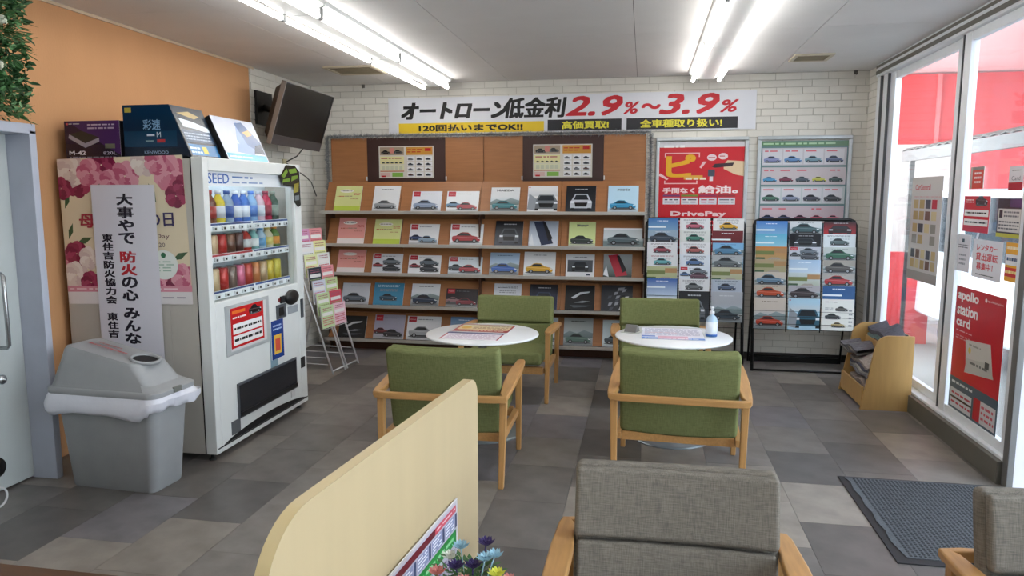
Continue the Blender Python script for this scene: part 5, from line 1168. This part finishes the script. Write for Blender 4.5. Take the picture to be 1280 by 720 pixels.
S.lines(.05, .21, .5, .25, 1, '#c8d0d8', 4); S.rect(.03, .03, .5, .18, '#c4c6cc'); S.lines(.06, .05, .48, .16, 3, '#b04450', 5); S.rect(.03, .1, .5, .115, '#202830'); S.rect(.54, .03, .97, .2, '#c9c4c8'); S.rect(.54, .03, .68, .2, '#b8202c'); S.lines(.7, .05, .95, .18, 3, '#c05a64', 6)
stick('card_poster', *a, S, 'large red card poster on the lower right window pane', cat='poster')
# poster on the left pane
a = (5.60, 6.20, .96, 1.74); S = SH_(*a)
S.rect(0, 0, 1, 1, '#c5c0be'); S.rect(0, 0, 1, .09, '#9c9894'); S.text('CarGeneral', .12, .88, .62, .93, '#b85a5c', bold=.003); S.lines(.1, .805, .95, .82, 1, '#c88a8a', 2)
r = random.Random(6)
for i, zz in enumerate((.70, .59, .47, .36, .22, .12)):
    for j in range(4 if i < 4 else 5):
        if i == 3 and j == 2: continue
        x_ = .1 + j * (.2 if i < 4 else .17); S.rect(x_, zz, x_ + (.16 if i < 4 else .13), zz + .085, r.choice(['#a89060', '#6c4a3c', '#8c8880', '#4a4a54', '#b8a070', '#c9b890'] if not (i == 0 and j == 3) else ['#b8283c']))
stick('product_poster', *a, S, 'grey poster with rows of small product photographs on the left window pane', x=XR + .040, cat='poster')

# ================================================================ HANGING GREENERY (upper left)
hp = empty('hanging_greenery', 'dense artificial green foliage panel on the orange wall above the door', 'plant', (0, 0, 0))
MB().box(XL + .002, -3.30, 2.3, 3.34, 2.10, 2.72).build('backing', mat('dark_moss', '#1e3020', .9), hp)
gr = random.Random(21); g1 = MB(); g2 = MB(); g3 = MB()
def leaf_at(m, c, d, l, wd):
    s_ = d.cross(Vector((gr.gauss(0, 1), gr.gauss(0, 1), gr.gauss(0, 1)))).normalized() * wd; n_ = d.cross(s_).normalized() * wd * .5
    m.add([c, c + d * l * .35 + s_ + n_, c + d * l * .75 + s_ * .7 + n_, c + d * l, c + d * l * .75 - s_ * .7 + n_, c + d * l * .35 - s_ + n_], [(0, 1, 2, 3), (0, 3, 4, 5)])
for i in range(5200):
    y = gr.uniform(2.4, 3.42); z = gr.uniform(2.01, 2.74); edge = y > 3.3
    c = Vector((gr.uniform(-3.32, -3.20), y, z)); d = Vector((gr.uniform(.2, 1), gr.gauss(0, .6) + (.6 if edge else 0), gr.gauss(-.1, .7))).normalized()
    q = gr.random()
    zone = math.sin(y * 9 + z * 14)
    if zone > .45 and q < .5: leaf_at(g3, c, Vector((d.x, d.y, d.z * .5)).normalized(), gr.uniform(.05, .11), .0035)
    elif q < .62: leaf_at(g1, c, d, gr.uniform(.025, .06), .011)
    else: leaf_at(g2, c, d, gr.uniform(.02, .05), .012)
g1.build('foliage', leaf, hp)['kind'] = 'stuff'; g2.build('pale_foliage', leaf_l, hp)['kind'] = 'stuff'; g3.build('grass_blades', mat('grass_blade', '#4c6a34', .6, var=.2, scale=30), hp)['kind'] = 'stuff'
for (y, z) in ((3.17, 2.38), (3.10, 2.46), (3.20, 2.25), (3.02, 2.16), (3.13, 2.60), (3.24, 2.47), (2.9, 2.4), (2.75, 2.3), (2.8, 2.6)):
    m = MB()
    for i in range(40):
        v = Vector((gr.gauss(0, 1), gr.gauss(0, 1), gr.gauss(0, 1))).normalized(); c = v * gr.uniform(.012, .03); s_ = v.cross(Vector((0, 0, 1))).normalized() * .007; u_ = v.cross(s_).normalized() * .007
        m.add([c - s_ - u_, c + s_ - u_, c + s_ + u_, c - s_ + u_], [(0, 1, 2, 3)])
    m.build('flower_head', petal_w, hp, loc=(-3.17, y, z))
